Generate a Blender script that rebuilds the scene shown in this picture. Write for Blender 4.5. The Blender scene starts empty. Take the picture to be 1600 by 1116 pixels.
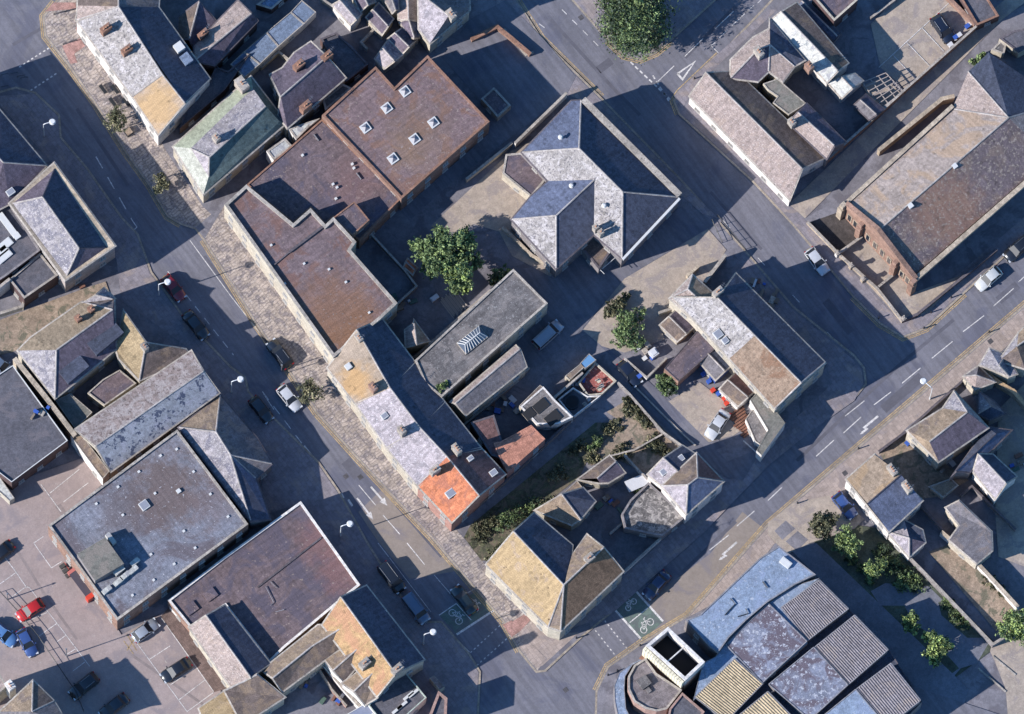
import bpy, bmesh, math, random
from mathutils import Vector, Matrix
from mathutils.geometry import tessellate_polygon
R = math.radians
random.seed(7)
S = bpy.context.scene
COL = S.collection
# ------------------------------------------------------------ camera
MPP = 0.0935                                    # metres of ground per photo pixel at the centre
CAM = Vector((-47.0, -420.0, 2000.0))           # an aircraft's long lens, tilted 12 degrees from straight down
FW = (Vector((0, 0, 0)) - CAM).normalized()
RT = FW.cross(Vector((0, 1, 0))).normalized()
UP = RT.cross(FW).normalized()
FPX = CAM.length / MPP
cd = bpy.data.cameras.new('camera')
cd.sensor_width = 36.0
cd.lens = FPX * 36.0 / 1600.0
cd.clip_start = 50.0
cd.clip_end = 6000.0
co = bpy.data.objects.new('camera', cd)
COL.objects.link(co)
co.matrix_world = Matrix((RT, UP, -FW)).transposed().to_4x4()
co.location = CAM
S.camera = co
# ------------------------------------------------------------ sky, sun, exposure
SUN_EL = R(31.5)
SUN_DIR = Vector((-0.941 * math.cos(SUN_EL), -0.338 * math.cos(SUN_EL), math.sin(SUN_EL))).normalized()
w = bpy.data.worlds.new('World')
S.world = w
w.use_nodes = True
nt = w.node_tree
sky = nt.nodes.new('ShaderNodeTexSky')
sky.sky_type = 'NISHITA'
sky.sun_disc = False
sky.sun_elevation = SUN_EL
sky.sun_rotation = math.atan2(SUN_DIR.x, SUN_DIR.y)
sky.air_density = 1.0
sky.dust_density = 0.3
sky.ozone_density = 3.0
tint = nt.nodes.new('ShaderNodeMix'); tint.data_type = 'RGBA'; tint.blend_type = 'MULTIPLY'
tint.inputs[0].default_value = 1.0; tint.inputs[7].default_value = (0.62, 0.95, 1.20, 1)      # clear deep blue afternoon sky
nt.links.new(sky.outputs[0], tint.inputs[6]); nt.links.new(tint.outputs[2], nt.nodes['Background'].inputs[0])
nt.nodes['Background'].inputs[1].default_value = 0.112
sd = bpy.data.lights.new('sun', 'SUN')
sd.energy = 4.8
sd.angle = R(0.5)
sd.color = (1.0, 0.955, 0.915)
so = bpy.data.objects.new('sun', sd)
COL.objects.link(so)
so.location = (-200, -60, 200)
so.rotation_euler = SUN_DIR.to_track_quat('Z', 'Y').to_euler()
S.view_settings.view_transform = 'Standard'
S.view_settings.look = 'None'
S.view_settings.exposure = 0.92
S.view_settings.gamma = 1.0
S.render.engine = 'CYCLES'

# ------------------------------------------------------------ helpers
def P(x, y, z=0.0):
    """world point at height z seen at photo pixel (x, y)"""
    d = FW + RT * ((x - 800.0) / FPX) + UP * ((558.0 - y) / FPX)
    t = (z - CAM.z) / d.z
    return CAM + d * t
OX = (0, 400, 800, 1200)
OY = (0, 280, 560, 836)
def T(c, r, *pts):
    """enlarged-tile readings to photo pixels; keeps further values of each tuple"""
    return [(OX[c] + p[0] / 3.985, OY[r] + p[1] / 3.985) + tuple(p[2:]) for p in pts]
def lin(c):
    return tuple(((v / 255) / 12.92 if v <= 10 else ((v / 255 + 0.055) / 1.055) ** 2.4) for v in c)
ALB = 0.50
SD = (P(700, 800) - P(520, 560)).normalized()      # along the main street
SD = Vector((SD.x, SD.y, 0)).normalized()

MATS = {}
def N(nt, t, **kw):
    n = nt.nodes.new(t)
    for k, v in kw.items(): setattr(n, k, v)
    return n
def L(nt, a, b): nt.links.new(a, b)
def mixc(nt, fac, a, b, mode='MIX'):
    m = N(nt, 'ShaderNodeMix', data_type='RGBA', blend_type=mode)
    if isinstance(fac, (int, float)): m.inputs[0].default_value = fac
    else: L(nt, fac, m.inputs[0])
    for i, v in ((6, a), (7, b)):
        if isinstance(v, tuple): m.inputs[i].default_value = (*v[:3], 1)
        else: L(nt, v, m.inputs[i])
    return m.outputs[2]
def noise(nt, vec, scale, detail=4, rough=0.6, dist=0.0):
    n = N(nt, 'ShaderNodeTexNoise')
    n.inputs['Scale'].default_value = scale
    n.inputs['Detail'].default_value = detail
    n.inputs['Roughness'].default_value = rough
    n.inputs['Distortion'].default_value = dist
    L(nt, vec, n.inputs['Vector'])
    return n.outputs[0]
def ramp(nt, src, lo, hi):
    m = N(nt, 'ShaderNodeMapRange')
    m.interpolation_type = 'SMOOTHSTEP'
    m.inputs[1].default_value = lo; m.inputs[2].default_value = hi
    L(nt, src, m.inputs[0])
    return m.outputs[0]
def mul(c, f): return tuple(min(1, v * f) for v in c)
def tone(c, k=0.70):
    l = 0.3 * c[0] + 0.59 * c[1] + 0.11 * c[2]
    return tuple(min(245, 1.05 * (q * (1 - k) + v * k)) for q, v in zip((l * 1.03, l * .985, l * 1.0), c))
def M(name, rgb, kind='plain', var=0.30, blot=None, specks=None, spots=(), rough=0.85, metal=0.0, seed=0, alb=None, bump=0.25, sat=.8, grain=1.0):
    """procedural surface; rgb = sunlit sRGB as seen; kind adds courses or slabs; blot/specks = (rgb, amount, scale)"""
    if name in MATS: return MATS[name]
    kk = sat
    rgb = tone(rgb, kk)
    if blot: blot = (tone(blot[0], kk), *blot[1:])
    if specks: specks = (tone(specks[0], kk), *specks[1:])
    spots = [(a_, b_, c_, tone(d_, .85), e_) for a_, b_, c_, d_, e_ in spots]
    m = bpy.data.materials.new(name); m.use_nodes = True
    nt = m.node_tree; b = nt.nodes['Principled BSDF']
    base = mul(lin(rgb), ALB if alb is None else alb * .8)
    base = (base[0] * 1.03, base[1] * 1.015, base[2] * .94)
    geo = N(nt, 'ShaderNodeNewGeometry'); uv = N(nt, 'ShaderNodeUVMap')
    mp = N(nt, 'ShaderNodeMapping'); mp.inputs['Location'].default_value = (seed * 13.7, seed * 5.1, 0)
    L(nt, geo.outputs['Position'], mp.inputs[0]); pos = mp.outputs[0]
    n1 = noise(nt, pos, 0.22, 5, 0.62, 0.6)
    n2 = noise(nt, pos, 1.7, 5, 0.7)
    n3 = noise(nt, pos, 7.0, 3, 0.7)
    c = mixc(nt, ramp(nt, n1, 0.3, 0.7), mul(base, 1 - var), mul(base, 1 + var))
    c = mixc(nt, ramp(nt, n2, 0.32, 0.68), mixc(nt, 1.0, c, (1 - .24 * grain,) * 3, 'MULTIPLY'), mixc(nt, 1.0, c, (1 + .2 * grain,) * 3, 'MULTIPLY'))
    if blot:
        bn = noise(nt, pos, blot[2], 5, 0.62, 0.8)
        c = mixc(nt, ramp(nt, bn, 0.62 - blot[1] * 0.25, 0.74 - blot[1] * 0.25), c, mul(lin(blot[0]), ALB))
    for (sx, sy, rad, rgb2, st) in spots:        # a stain or lichen patch with its own place and ragged shape
        q = P(sx, sy, 7)
        vs = N(nt, 'ShaderNodeVectorMath', operation='SUBTRACT'); L(nt, geo.outputs['Position'], vs.inputs[0]); vs.inputs[1].default_value = q
        sc = N(nt, 'ShaderNodeVectorMath', operation='MULTIPLY'); L(nt, vs.outputs[0], sc.inputs[0]); sc.inputs[1].default_value = (1, 1, 0)
        ln = N(nt, 'ShaderNodeVectorMath', operation='LENGTH'); L(nt, sc.outputs[0], ln.inputs[0])
        sn = noise(nt, pos, 0.5, 6, 0.7)
        ad = N(nt, 'ShaderNodeMath', operation='MULTIPLY_ADD'); L(nt, sn, ad.inputs[0]); ad.inputs[1].default_value = rad * 1.6; L(nt, ln.outputs['Value'], ad.inputs[2])
        f = ramp(nt, ad.outputs[0], rad * 1.9, rad * 1.1)
        mm = N(nt, 'ShaderNodeMath', operation='MULTIPLY'); L(nt, f, mm.inputs[0]); mm.inputs[1].default_value = st
        c = mixc(nt, mm.outputs[0], c, mul(lin(rgb2), ALB))
    if specks:
        sn = noise(nt, pos, specks[2], 3, 0.75)
        c = mixc(nt, ramp(nt, sn, 0.66 - specks[1] * 0.2, 0.71 - specks[1] * 0.2), c, mul(lin(specks[0]), ALB))
    hsrc = n3
    if kind in ('slate', 'tile', 'brick', 'pave', 'slab', 'flag'):
        br = N(nt, 'ShaderNodeTexBrick')
        if kind == 'pave':
            wn = N(nt, 'ShaderNodeTexNoise'); wn.inputs['Scale'].default_value = 0.8; L(nt, uv.outputs[0], wn.inputs['Vector'])
            wa = N(nt, 'ShaderNodeVectorMath', operation='MULTIPLY_ADD'); L(nt, wn.outputs['Color'], wa.inputs[0]); wa.inputs[1].default_value = (.7, .4, 0); L(nt, uv.outputs[0], wa.inputs[2])
            L(nt, wa.outputs[0], br.inputs['Vector'])
        else: L(nt, uv.outputs[0], br.inputs['Vector'])
        W_, H_, ms, lo = {'slate': (0.34, 0.24, 0.03, 0.74), 'tile': (0.3, 0.32, 0.035, 0.70), 'brick': (0.23, 0.085, 0.012, 0.7),
                      'pave': (0.46, 1.3, 0.08, 0.66), 'slab': (0.9, 0.6, 0.03, 0.75), 'flag': (1.6, 1.6, 0.08, 0.8)}[kind]
        br.inputs['Scale'].default_value = 1.0
        br.inputs['Brick Width'].default_value = W_; br.inputs['Row Height'].default_value = H_
        br.inputs['Mortar Size'].default_value = ms
        br.inputs['Color1'].default_value = (1.12, 1.12, 1.12, 1); br.inputs['Color2'].default_value = (0.86, 0.86, 0.86, 1)
        br.inputs['Mortar'].default_value = (lo, lo, lo, 1)
        c = mixc(nt, 0.85 if kind in ('pave', 'slab', 'brick') else 0.5, c, br.outputs['Color'], 'MULTIPLY')
    if kind == 'felt':                            # wide rolled sheets with dark seams
        br = N(nt, 'ShaderNodeTexBrick'); L(nt, uv.outputs[0], br.inputs['Vector'])
        br.inputs['Scale'].default_value = 1.0
        br.inputs['Brick Width'].default_value = 8.0; br.inputs['Row Height'].default_value = 1.0
        br.inputs['Mortar Size'].default_value = 0.035
        br.inputs['Color1'].default_value = (1.05, 1.05, 1.05, 1); br.inputs['Color2'].default_value = (0.93, 0.93, 0.93, 1)
        br.inputs['Mortar'].default_value = (0.78, 0.78, 0.78, 1)
        c = mixc(nt, 0.8, c, br.outputs['Color'], 'MULTIPLY')
    c = mixc(nt, ramp(nt, n3, 0.3, 0.7), mixc(nt, 1.0, c, (1 - .26 * grain,) * 3, 'MULTIPLY'), mixc(nt, 1.0, c, (1 + .2 * grain,) * 3, 'MULTIPLY'))
    if kind in ('slate', 'tile', 'felt', 'streak'):          # rain streaks down the slope, odd replaced slates
        sm = N(nt, 'ShaderNodeMapping'); sm.inputs['Scale'].default_value = (2.4, .22, 1) if kind != 'streak' else (.10, 1.3, 1)
        L(nt, uv.outputs[0], sm.inputs[0])
        st_ = noise(nt, sm.outputs[0], 1.0, 4, 0.6)
        c = mixc(nt, ramp(nt, st_, 0.34, 0.66), mixc(nt, 1.0, c, (.86,) * 3, 'MULTIPLY'), mixc(nt, 1.0, c, (1.10,) * 3, 'MULTIPLY'))
    if kind in ('slate', 'tile'):
        vo = N(nt, 'ShaderNodeTexVoronoi'); vo.inputs['Scale'].default_value = 2.2; L(nt, uv.outputs[0], vo.inputs['Vector'])
        c = mixc(nt, ramp(nt, vo.outputs['Color'], 0.86, 0.9), c, mixc(nt, 1.0, c, (.72,) * 3, 'MULTIPLY'))
    L(nt, c, b.inputs['Base Color'])
    b.inputs['Roughness'].default_value = rough; b.inputs['Metallic'].default_value = metal
    b.inputs['Specular IOR Level'].default_value = 0.25
    bp = N(nt, 'ShaderNodeBump'); bp.inputs['Strength'].default_value = bump; bp.inputs['Distance'].default_value = 0.05
    L(nt, hsrc, bp.inputs['Height']); L(nt, bp.outputs[0], b.inputs['Normal'])
    MATS[name] = m
    return m
def MP(name, rgb, rough=0.4, metal=0.0, emit=None, clear=0.0, alb=0.7):
    """plain painted/metal/glass surface with faint soiling"""
    if name in MATS: return MATS[name]
    m = bpy.data.materials.new(name); m.use_nodes = True
    nt = m.node_tree; b = nt.nodes['Principled BSDF']
    base = mul(lin(rgb), alb * .8)
    geo = N(nt, 'ShaderNodeTexCoord')
    n = noise(nt, geo.outputs['Object'], 3.0, 4, 0.6)
    L(nt, mixc(nt, n, mul(base, 0.85), mul(base, 1.12)), b.inputs['Base Color'])
    b.inputs['Roughness'].default_value = rough; b.inputs['Metallic'].default_value = metal
    b.inputs['Coat Weight'].default_value = clear
    MATS[name] = m
    return m

def tag(o, label=None, cat=None, group=None, kind=None):
    if label: o['label'] = label
    if cat: o['category'] = cat
    if group: o['group'] = group
    if kind: o['kind'] = kind
    return o
def empty(name, loc, label, cat, group=None):
    o = bpy.data.objects.new(name, None); COL.objects.link(o)
    o.location = loc; o.empty_display_size = 0.5; OFF[o.name] = Vector(loc)
    return tag(o, label, cat, group)
OFF = {}
class MB:
    def __init__(s): s.v = []; s.f = []; s.m = []
    def face(s, pts, mi=0, up=False):
        pts = [Vector(p) for p in pts]
        if up:
            n = Vector((0, 0, 0))
            for i in range(len(pts)): n += pts[i].cross(pts[(i + 1) % len(pts)])
            if n.z < 0: pts.reverse()
        i0 = len(s.v); s.v += pts; s.f.append(tuple(range(i0, i0 + len(pts)))); s.m.append(mi)
    def poly(s, pts, mi=0, down=False):
        """fill a possibly concave outline"""
        pts = [Vector(p) for p in pts]
        i0 = len(s.v); s.v += pts
        for t in tessellate_polygon([[Vector((p.x, p.y, 0)) for p in pts]]):
            a, b, c = (pts[k] for k in t)
            z = (b - a).cross(c - a).z
            t = tuple(t)
            if (z < 0) != down: t = t[::-1]
            s.f.append(tuple(i0 + k for k in t)); s.m.append(mi)
    def box(s, c, sx, sy, sz, ax=None, mi=0, mtop=None):
        """box with base centre c; ax = horizontal direction of its sx side"""
        c = Vector(c); ax = Vector(ax or (1, 0, 0)).normalized(); ay = Vector((-ax.y, ax.x, 0))
        k = [c + ax * (sx / 2 * a) + ay * (sy / 2 * b) for a, b in ((-1, -1), (1, -1), (1, 1), (-1, 1))]
        t = [p + Vector((0, 0, sz)) for p in k]
        s.face(t, mi if mtop is None else mtop)
        s.face(k[::-1], mi)
        for i in range(4):
            j = (i + 1) % 4
            s.face([k[i], k[j], t[j], t[i]], mi)
    def prism(s, pts, z0, z1, mi=0, mtop=None):
        a = sum(pts[i].x * pts[(i + 1) % len(pts)].y - pts[(i + 1) % len(pts)].x * pts[i].y for i in range(len(pts)))
        if a < 0: pts = pts[::-1]
        lo = [Vector((p.x, p.y, z0)) for p in pts]; hi = [Vector((p.x, p.y, z1)) for p in pts]
        s.poly(hi, mi if mtop is None else mtop)
        for i in range(len(pts)):
            j = (i + 1) % len(pts)
            s.face([lo[i], lo[j], hi[j], hi[i]], mi)
    def tube(s, pts, r0, r1=None, n=8, mi=0):
        r1 = r0 if r1 is None else r1
        pts = [Vector(p) for p in pts]; rings = []
        for i, p in enumerate(pts):
            d = (pts[min(i + 1, len(pts) - 1)] - pts[max(i - 1, 0)]).normalized()
            a = d.orthogonal().normalized(); b = d.cross(a)
            r = r0 + (r1 - r0) * i / max(1, len(pts) - 1)
            i0 = len(s.v)
            s.v += [p + a * (r * math.cos(2 * math.pi * k / n)) + b * (r * math.sin(2 * math.pi * k / n)) for k in range(n)]
            rings.append(i0)
        for a0, b0 in zip(rings, rings[1:]):
            for k in range(n):
                s.f.append((a0 + k, a0 + (k + 1) % n, b0 + (k + 1) % n, b0 + k)); s.m.append(mi)
        s.f.append(tuple(rings[0] + k for k in range(n))[::-1]); s.m.append(mi)
        s.f.append(tuple(rings[-1] + k for k in range(n))); s.m.append(mi)
    def build(s, name, mats, parent=None, off=None, udir=None, smooth=False):
        if not isinstance(mats, (list, tuple)): mats = [mats]
        off = Vector(off) if off is not None else OFF.get(parent.name if parent else None, Vector((0, 0, 0)))
        me = bpy.data.meshes.new(name)
        me.from_pydata([p - off for p in s.v], [], s.f)
        for mt in mats: me.materials.append(mt)
        me.polygons.foreach_set('material_index', s.m)
        if smooth: me.polygons.foreach_set('use_smooth', [True] * len(s.f))
        uvl = me.uv_layers.new(name='UVMap').data
        ud = Vector(udir or SD).normalized()
        for p in me.polygons:
            n = p.normal
            if abs(n.z) > 0.985: u = ud; v = Vector((-ud.y, ud.x, 0))
            else:
                u = Vector((0, 0, 1)).cross(n).normalized(); v = n.cross(u)
            for li in p.loop_indices:
                q = me.vertices[me.loops[li].vertex_index].co + off
                uvl[li].uv = (q.dot(u), q.dot(v))
        o = bpy.data.objects.new(name, me); COL.objects.link(o)
        if parent is not None: o.parent = parent; OFF[o.name] = off
        elif off.length > 0: o.location = off
        return o
def tri_inset(pts, d):
    """inset a CCW outline (2-D, z kept) by d metres"""
    n = len(pts); out = []
    for i in range(n):
        a, b, c = pts[i - 1], pts[i], pts[(i + 1) % n]
        e1 = Vector((b.x - a.x, b.y - a.y)).normalized(); e2 = Vector((c.x - b.x, c.y - b.y)).normalized()
        n1 = Vector((-e1.y, e1.x)); n2 = Vector((-e2.y, e2.x))
        m = n1 + n2
        k = d / max(0.35, (1 + n1.dot(n2)) / 1.0)
        out.append(Vector((b.x + m.x * k, b.y + m.y * k, b.z)))
    return out
def ccw(pts):
    a = sum(pts[i].x * pts[(i + 1) % len(pts)].y - pts[(i + 1) % len(pts)].x * pts[i].y for i in range(len(pts)))
    return pts if a > 0 else pts[::-1]
def ribbon(mb, pts, wd, z, mi=0):
    pts = [Vector((p.x, p.y, z)) for p in pts]
    for i in range(len(pts) - 1):
        a, b = pts[i], pts[i + 1]
        d = (b - a).normalized()
        def side(k):
            if 0 < k < len(pts) - 1:
                d1 = (pts[k] - pts[k - 1]).normalized(); d2 = (pts[k + 1] - pts[k]).normalized()
                t = (d1 + d2).normalized(); nn = Vector((-t.y, t.x, 0))
                return nn / max(0.5, nn.dot(Vector((-d1.y, d1.x, 0))))
            return Vector((-d.y, d.x, 0))
        s0, s1 = side(i) * wd / 2, side(i + 1) * wd / 2
        mb.face([a - s0, b - s1, b + s1, a + s0], mi, up=True)
def dashes(mb, a, b, on, off, wd, z, mi=0):
    a = Vector(a); b = Vector(b); Ln = (b - a).length; d = (b - a) / Ln; t = 0
    while t < Ln:
        e = min(Ln, t + on)
        ribbon(mb, [a + d * t, a + d * e], wd, z, mi); t += on + off
# ------------------------------------------------------------ materials of the place
asphalt = M('asphalt', (127, 127, 143), kind='streak', var=0.07, blot=((114, 115, 131), 0.4, 0.12), specks=((140, 140, 152), 0.15, 9), bump=0.1, grain=0.35)
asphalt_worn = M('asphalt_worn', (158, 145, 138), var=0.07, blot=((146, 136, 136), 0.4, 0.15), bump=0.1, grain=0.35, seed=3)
asphalt_patch = M('asphalt_patch', (108, 108, 124), var=0.12, bump=0.1, grain=0.35, seed=4)
carpark_m = M('carpark_asphalt', (176, 158, 158), var=0.07, blot=((160, 146, 146), 0.4, 0.2), specks=((190, 180, 172), 0.1, 2.5), bump=0.1, grain=0.35, seed=5)
block_m = M('yard_concrete', (138, 136, 150), var=0.18, blot=((120, 116, 124), 0.5, 0.3), grain=0.55, seed=6)
pave_m = M('street_paving', (196, 180, 172), kind='pave', var=0.12, blot=((156, 144, 142), 0.6, 0.9), specks=((215, 202, 192), 0.3, 2.2), seed=7)
pave_g = M('grey_paving', (150, 143, 156), kind='slab', var=0.08, blot=((172, 156, 150), 0.4, 0.3), grain=0.55, seed=8)
tan_pave = M('tan_paving', (182, 164, 158), kind='slab', var=0.08, blot=((172, 156, 150), 0.4, 0.3), grain=0.55, seed=81)
red_pave = M('red_tactile_paving', (192, 144, 138), kind='slab', var=0.12, seed=9)
sand_m = M('sandy_concrete', (188, 172, 160), var=0.12, blot=((170, 156, 148), 0.5, 0.35), specks=((204, 192, 166), 0.2, 3), grain=0.55, seed=10)
dirt_m = M('bare_earth', (172, 150, 132), var=0.2, blot=((126, 120, 98), 0.5, 0.6), seed=11)
weed_m = M('weedy_ground', (92, 94, 74), var=0.4, blot=((126, 112, 92), 0.7, 0.7), specks=((120, 128, 84), 0.4, 3), seed=12)
grass_m = M('lawn', (88, 98, 84), var=0.35, blot=((100, 104, 78), 0.4, 0.5), seed=13)
path_m = M('park_path', (128, 132, 150), var=0.15, grain=0.55, seed=14)
kerb_m = M('kerb_stone', (176, 162, 148), var=0.15)
yellow_m = M('yellow_line_paint', (206, 172, 118), var=0.2, specks=((130, 122, 118), 0.5, 4))
white_m = M('white_line_paint', (215, 212, 214), var=0.12, specks=((150, 148, 155), 0.45, 4), alb=0.75)
green_m = M('green_lane_paint', (108, 130, 124), var=0.15, blot=((110, 120, 118), 0.6, 0.8), grain=0.55)
drain_m = M('iron_cover', (96, 94, 102), var=0.1)

brick_w = M('wall_brick', (176, 136, 120), kind='brick', var=0.2, seed=1)
dbrick_w = M('wall_dark_brick', (110, 84, 84), kind='brick', var=0.2, seed=2)
cream_w = M('wall_cream_render', (210, 200, 184), var=0.12, seed=3)
white_w = M('wall_white_render', (226, 222, 222), var=0.10, seed=4, alb=0.75)
grey_w = M('wall_grey_render', (150, 144, 150), var=0.15, seed=5)
pink_w = M('wall_pink_render', (190, 150, 140), var=0.15, seed=6)
stone_w = M('wall_stone', (200, 182, 162), kind='slab', var=0.2, seed=7)
cap_l = M('parapet_pale', (188, 178, 170), var=0.2, specks=((120, 110, 104), 0.3, 3))
cap_b = M('parapet_brick', (166, 120, 100), var=0.2, specks=((120, 96, 90), 0.3, 3))
cap_d = M('parapet_dark', (108, 100, 110), var=0.2)
trim_w = MP('trim_white', (232, 230, 226), 0.5)
glass_m = MP('glass_dark', (40, 52, 66), 0.12, 0.0, clear=0.3)
glassb_m = MP('glass_pale', (158, 160, 170), 0.5)
pot_m = MP('clay_pot', (205, 150, 118), 0.8)
lead_m = M('lead_flashing', (150, 150, 162), var=0.15)
ridge_l = M('ridge_tile_pale', (186, 178, 178), var=0.2)
ridge_d = M('ridge_tile_dark', (84, 84, 102), var=0.2)
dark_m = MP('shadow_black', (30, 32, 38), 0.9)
iron_m = MP('painted_iron', (44, 46, 52), 0.5)
steel_m = MP('galvanised_steel', (170, 174, 180), 0.4, 0.5)

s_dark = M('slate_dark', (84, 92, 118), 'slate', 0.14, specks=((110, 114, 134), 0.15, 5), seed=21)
s_blue = M('slate_blue', (108, 120, 156), 'slate', 0.16, specks=((150, 156, 176), 0.2, 5), seed=22)
s_grey = M('slate_grey', (128, 124, 134), 'slate', 0.18, blot=((150, 136, 130), 0.5, 0.4), seed=23)
s_purp = M('slate_purple', (116, 104, 124), 'slate', 0.16, specks=((150, 138, 146), 0.2, 5), seed=24)
s_pale = M('slate_pale', (172, 166, 176), 'slate', 0.16, blot=((134, 130, 142), 0.6, 0.8), specks=((208, 202, 200), 0.4, 4), seed=25)
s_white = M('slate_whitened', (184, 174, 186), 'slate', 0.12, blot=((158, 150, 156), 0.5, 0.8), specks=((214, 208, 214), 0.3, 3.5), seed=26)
s_spk = M('slate_speckled', (176, 170, 172), 'slate', 0.12, blot=((205, 198, 196), 0.5, 1.0), specks=((120, 116, 122), 0.5, 3.2), seed=27)
s_tan = M('tile_tan', (170, 146, 124), 'tile', 0.14, blot=((148, 128, 116), 0.5, 0.5), specks=((188, 168, 142), 0.3, 3), seed=28)
s_brown = M('tile_brown', (124, 108, 104), 'tile', 0.2, blot=((150, 126, 104), 0.5, 0.4), seed=29)
s_dbrown = M('tile_dark_brown', (136, 98, 98), 'tile', 0.18, seed=30)
s_pink = M('tile_pinkish', (184, 164, 160), 'tile', 0.08, blot=((192, 168, 152), 0.4, 0.8), specks=((205, 190, 182), 0.35, 3.5), seed=31)
s_yell = M('tile_lichen_yellow', (200, 168, 122), 'tile', 0.05, grain=.55, blot=((198, 168, 132), 0.35, 0.5), specks=((110, 84, 62), 0.12, 2.2), seed=32)
s_oran = M('tile_orange', (222, 132, 94), 'tile', 0.1, sat=.88, blot=((196, 120, 92), 0.5, 0.6), seed=33)
s_rose = M('tile_rose', (212, 140, 116), 'tile', 0.1, seed=34)
s_green = M('slate_green', (98, 120, 124), 'slate', 0.14, seed=35)
f_purp = M('felt_purple_brown', (140, 116, 122), 'felt', 0.14, blot=((150, 112, 98), 0.6, 0.35), specks=((170, 150, 140), 0.25, 2.0), seed=41,
           spots=((655, 215, 7, (152, 124, 104), 0.4), (640, 235, 4, (156, 124, 96), .4)))
f_purp2 = M('felt_rusty', (136, 116, 124), 'felt', 0.14, blot=((142, 106, 98), 0.5, 0.3), specks=((160, 138, 128), 0.25, 2.0), seed=42,
            spots=((528, 505, 8, (160, 112, 76), 0.8), (515, 470, 6, (148, 112, 96), 0.5)))
f_purp3 = M('felt_brown_stained', (126, 108, 116), 'felt', 0.14, blot=((108, 98, 112), 0.6, 0.25), specks=((170, 150, 140), 0.15, 1.6), seed=43, spots=((505, 840, 5, (152, 110, 106), .7), (530, 890, 4, (150, 108, 106), .7), (555, 285, 5, (150, 112, 106), .5)))
f_grey = M('felt_grey', (120, 116, 120), 'felt', 0.2, blot=((146, 138, 134), 0.6, 0.4), specks=((170, 168, 164), 0.3, 3), seed=44)
f_gold = M('felt_grey_flat', (104, 104, 118), 'plain', 0.12, blot=((122, 116, 122), 0.4, 0.3), seed=45)
f_mix = M('felt_weathered', (142, 147, 168), 'felt', 0.12, blot=((122, 114, 122), 0.45, 0.13), specks=((200, 200, 206), 0.15, 2.4), seed=46,
          spots=((262, 765, 8, (124, 104, 98), 0.85), (190, 800, 5, (120, 108, 110), 0.7), (330, 790, 5, (134, 116, 116), 0.6)))
f_moss = M('felt_mossy', (132, 130, 124), 'plain', 0.2, blot=((150, 140, 128), 0.6, 0.5), seed=47)
f_wht = M('metal_sheet_white', (206, 208, 206), 'plain', 0.12, blot=((176, 176, 178), 0.5, 0.6), seed=48, alb=0.7)
f_sheet = M('metal_sheet_blue_grey', (146, 162, 190), 'plain', 0.1, sat=1.0, blot=((156, 170, 196), 0.5, 0.3), specks=((196, 202, 214), 0.3, 1.6), seed=49)
f_sheet2 = M('metal_sheet_stained', (142, 150, 178), 'plain', 0.16, blot=((116, 104, 116), 0.7, 0.28), specks=((196, 200, 210), 0.5, 1.8), seed=50)
f_corr = M('corrugated_rust', (142, 136, 146), 'plain', 0.12, blot=((156, 144, 140), 0.4, 0.4), seed=51)
f_corr2 = M('corrugated_tan', (202, 180, 146), 'plain', 0.12, seed=52)
f_blue = M('felt_blue_grey', (128, 150, 186), 'slate', 0.12, seed=53)
f_rub = M('rubble', (120, 116, 118), 'plain', 0.3, blot=((170, 162, 156), 0.6, 0.9), specks=((190, 182, 172), 0.6, 1.6), seed=54)

# ------------------------------------------------------------ ground, roads, pavements
def structure(name, mb, mats, udir=None):
    o = mb.build(name, mats, udir=udir); tag(o, kind='structure'); return o
g = MB(); g.face([(-420, -420, 0), (420, -420, 0), (420, 420, 0), (-420, 420, 0)])
structure('road', g, asphalt)
KERBS = []
def slab(name, pts, mat):
    ps = [P(x, y, 0.12) for x, y in pts]
    m = MB(); m.prism(ps, 0.0, 0.12); structure(name, m, mat)
main_kerb = [(118, -30), (86, 4), (68, 26), (71, 56), (108, 103), (150, 163), (197, 238), (233, 288), (262, 338), (283, 350), (305, 357), (318, 374),
             (400, 505), (450, 577), (495, 645), (588, 748), (673, 838), (786, 970), (812, 1018), (838, 1050), (852, 1048), (910, 994)]
second_kerb = [(910, 994), (960, 953), (1010, 908), (1100, 828), (1200, 724), (1263, 673), (1335, 622), (1353, 600), (1350, 575), (1335, 556), (1240, 480),
               (1164, 392), (1063, 280), (939, 153), (845, 60), (800, -10), (780, -40)]
slab('ground_centre', main_kerb + second_kerb[1:], block_m)
ne_kerb = [(1235, -30), (1124, 87), (1062, 146), (1053, 158), (1061, 178), (1175, 282), (1240, 352), (1333, 463), (1376, 506), (1411, 527), (1446, 513), (1506, 458), (1640, 336)]
slab('ground_northeast', ne_kerb + [(1640, -60)], block_m)
n_kerb = [(868, -30), (950, 63), (975, 87), (1000, 93), (1025, 82), (1048, 63), (1150, -30)]
slab('ground_north', n_kerb, pave_g)
se_kerb = [(1640, 444), (1503, 561), (1340, 700), (1200, 820), (1075, 962), (1003, 1005), (950, 1042), (932, 1080), (930, 1150)]
slab('ground_southeast', se_kerb + [(1640, 1150)], block_m)
sw_kerb = [(-30, 152), (25, 137), (55, 145), (92, 180), (95, 215), (135, 262), (190, 340), (215, 366), (236, 425), (290, 500), (360, 573), (383, 590), (388, 612), (402, 628),
           (498, 723), (528, 766), (575, 850), (635, 945), (655, 972), (690, 972), (733, 1022), (750, 1050), (745, 1150)]
slab('ground_southwest', sw_kerb + [(-30, 1150)], block_m)
k = MB()
for kb in (main_kerb, second_kerb, ne_kerb, n_kerb, se_kerb, sw_kerb):
    ribbon(k, [P(x, y, 0.12) for x, y in kb], 0.3, 0.128)
structure('kerb', k, kerb_m)
zc = [0.130]
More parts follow.
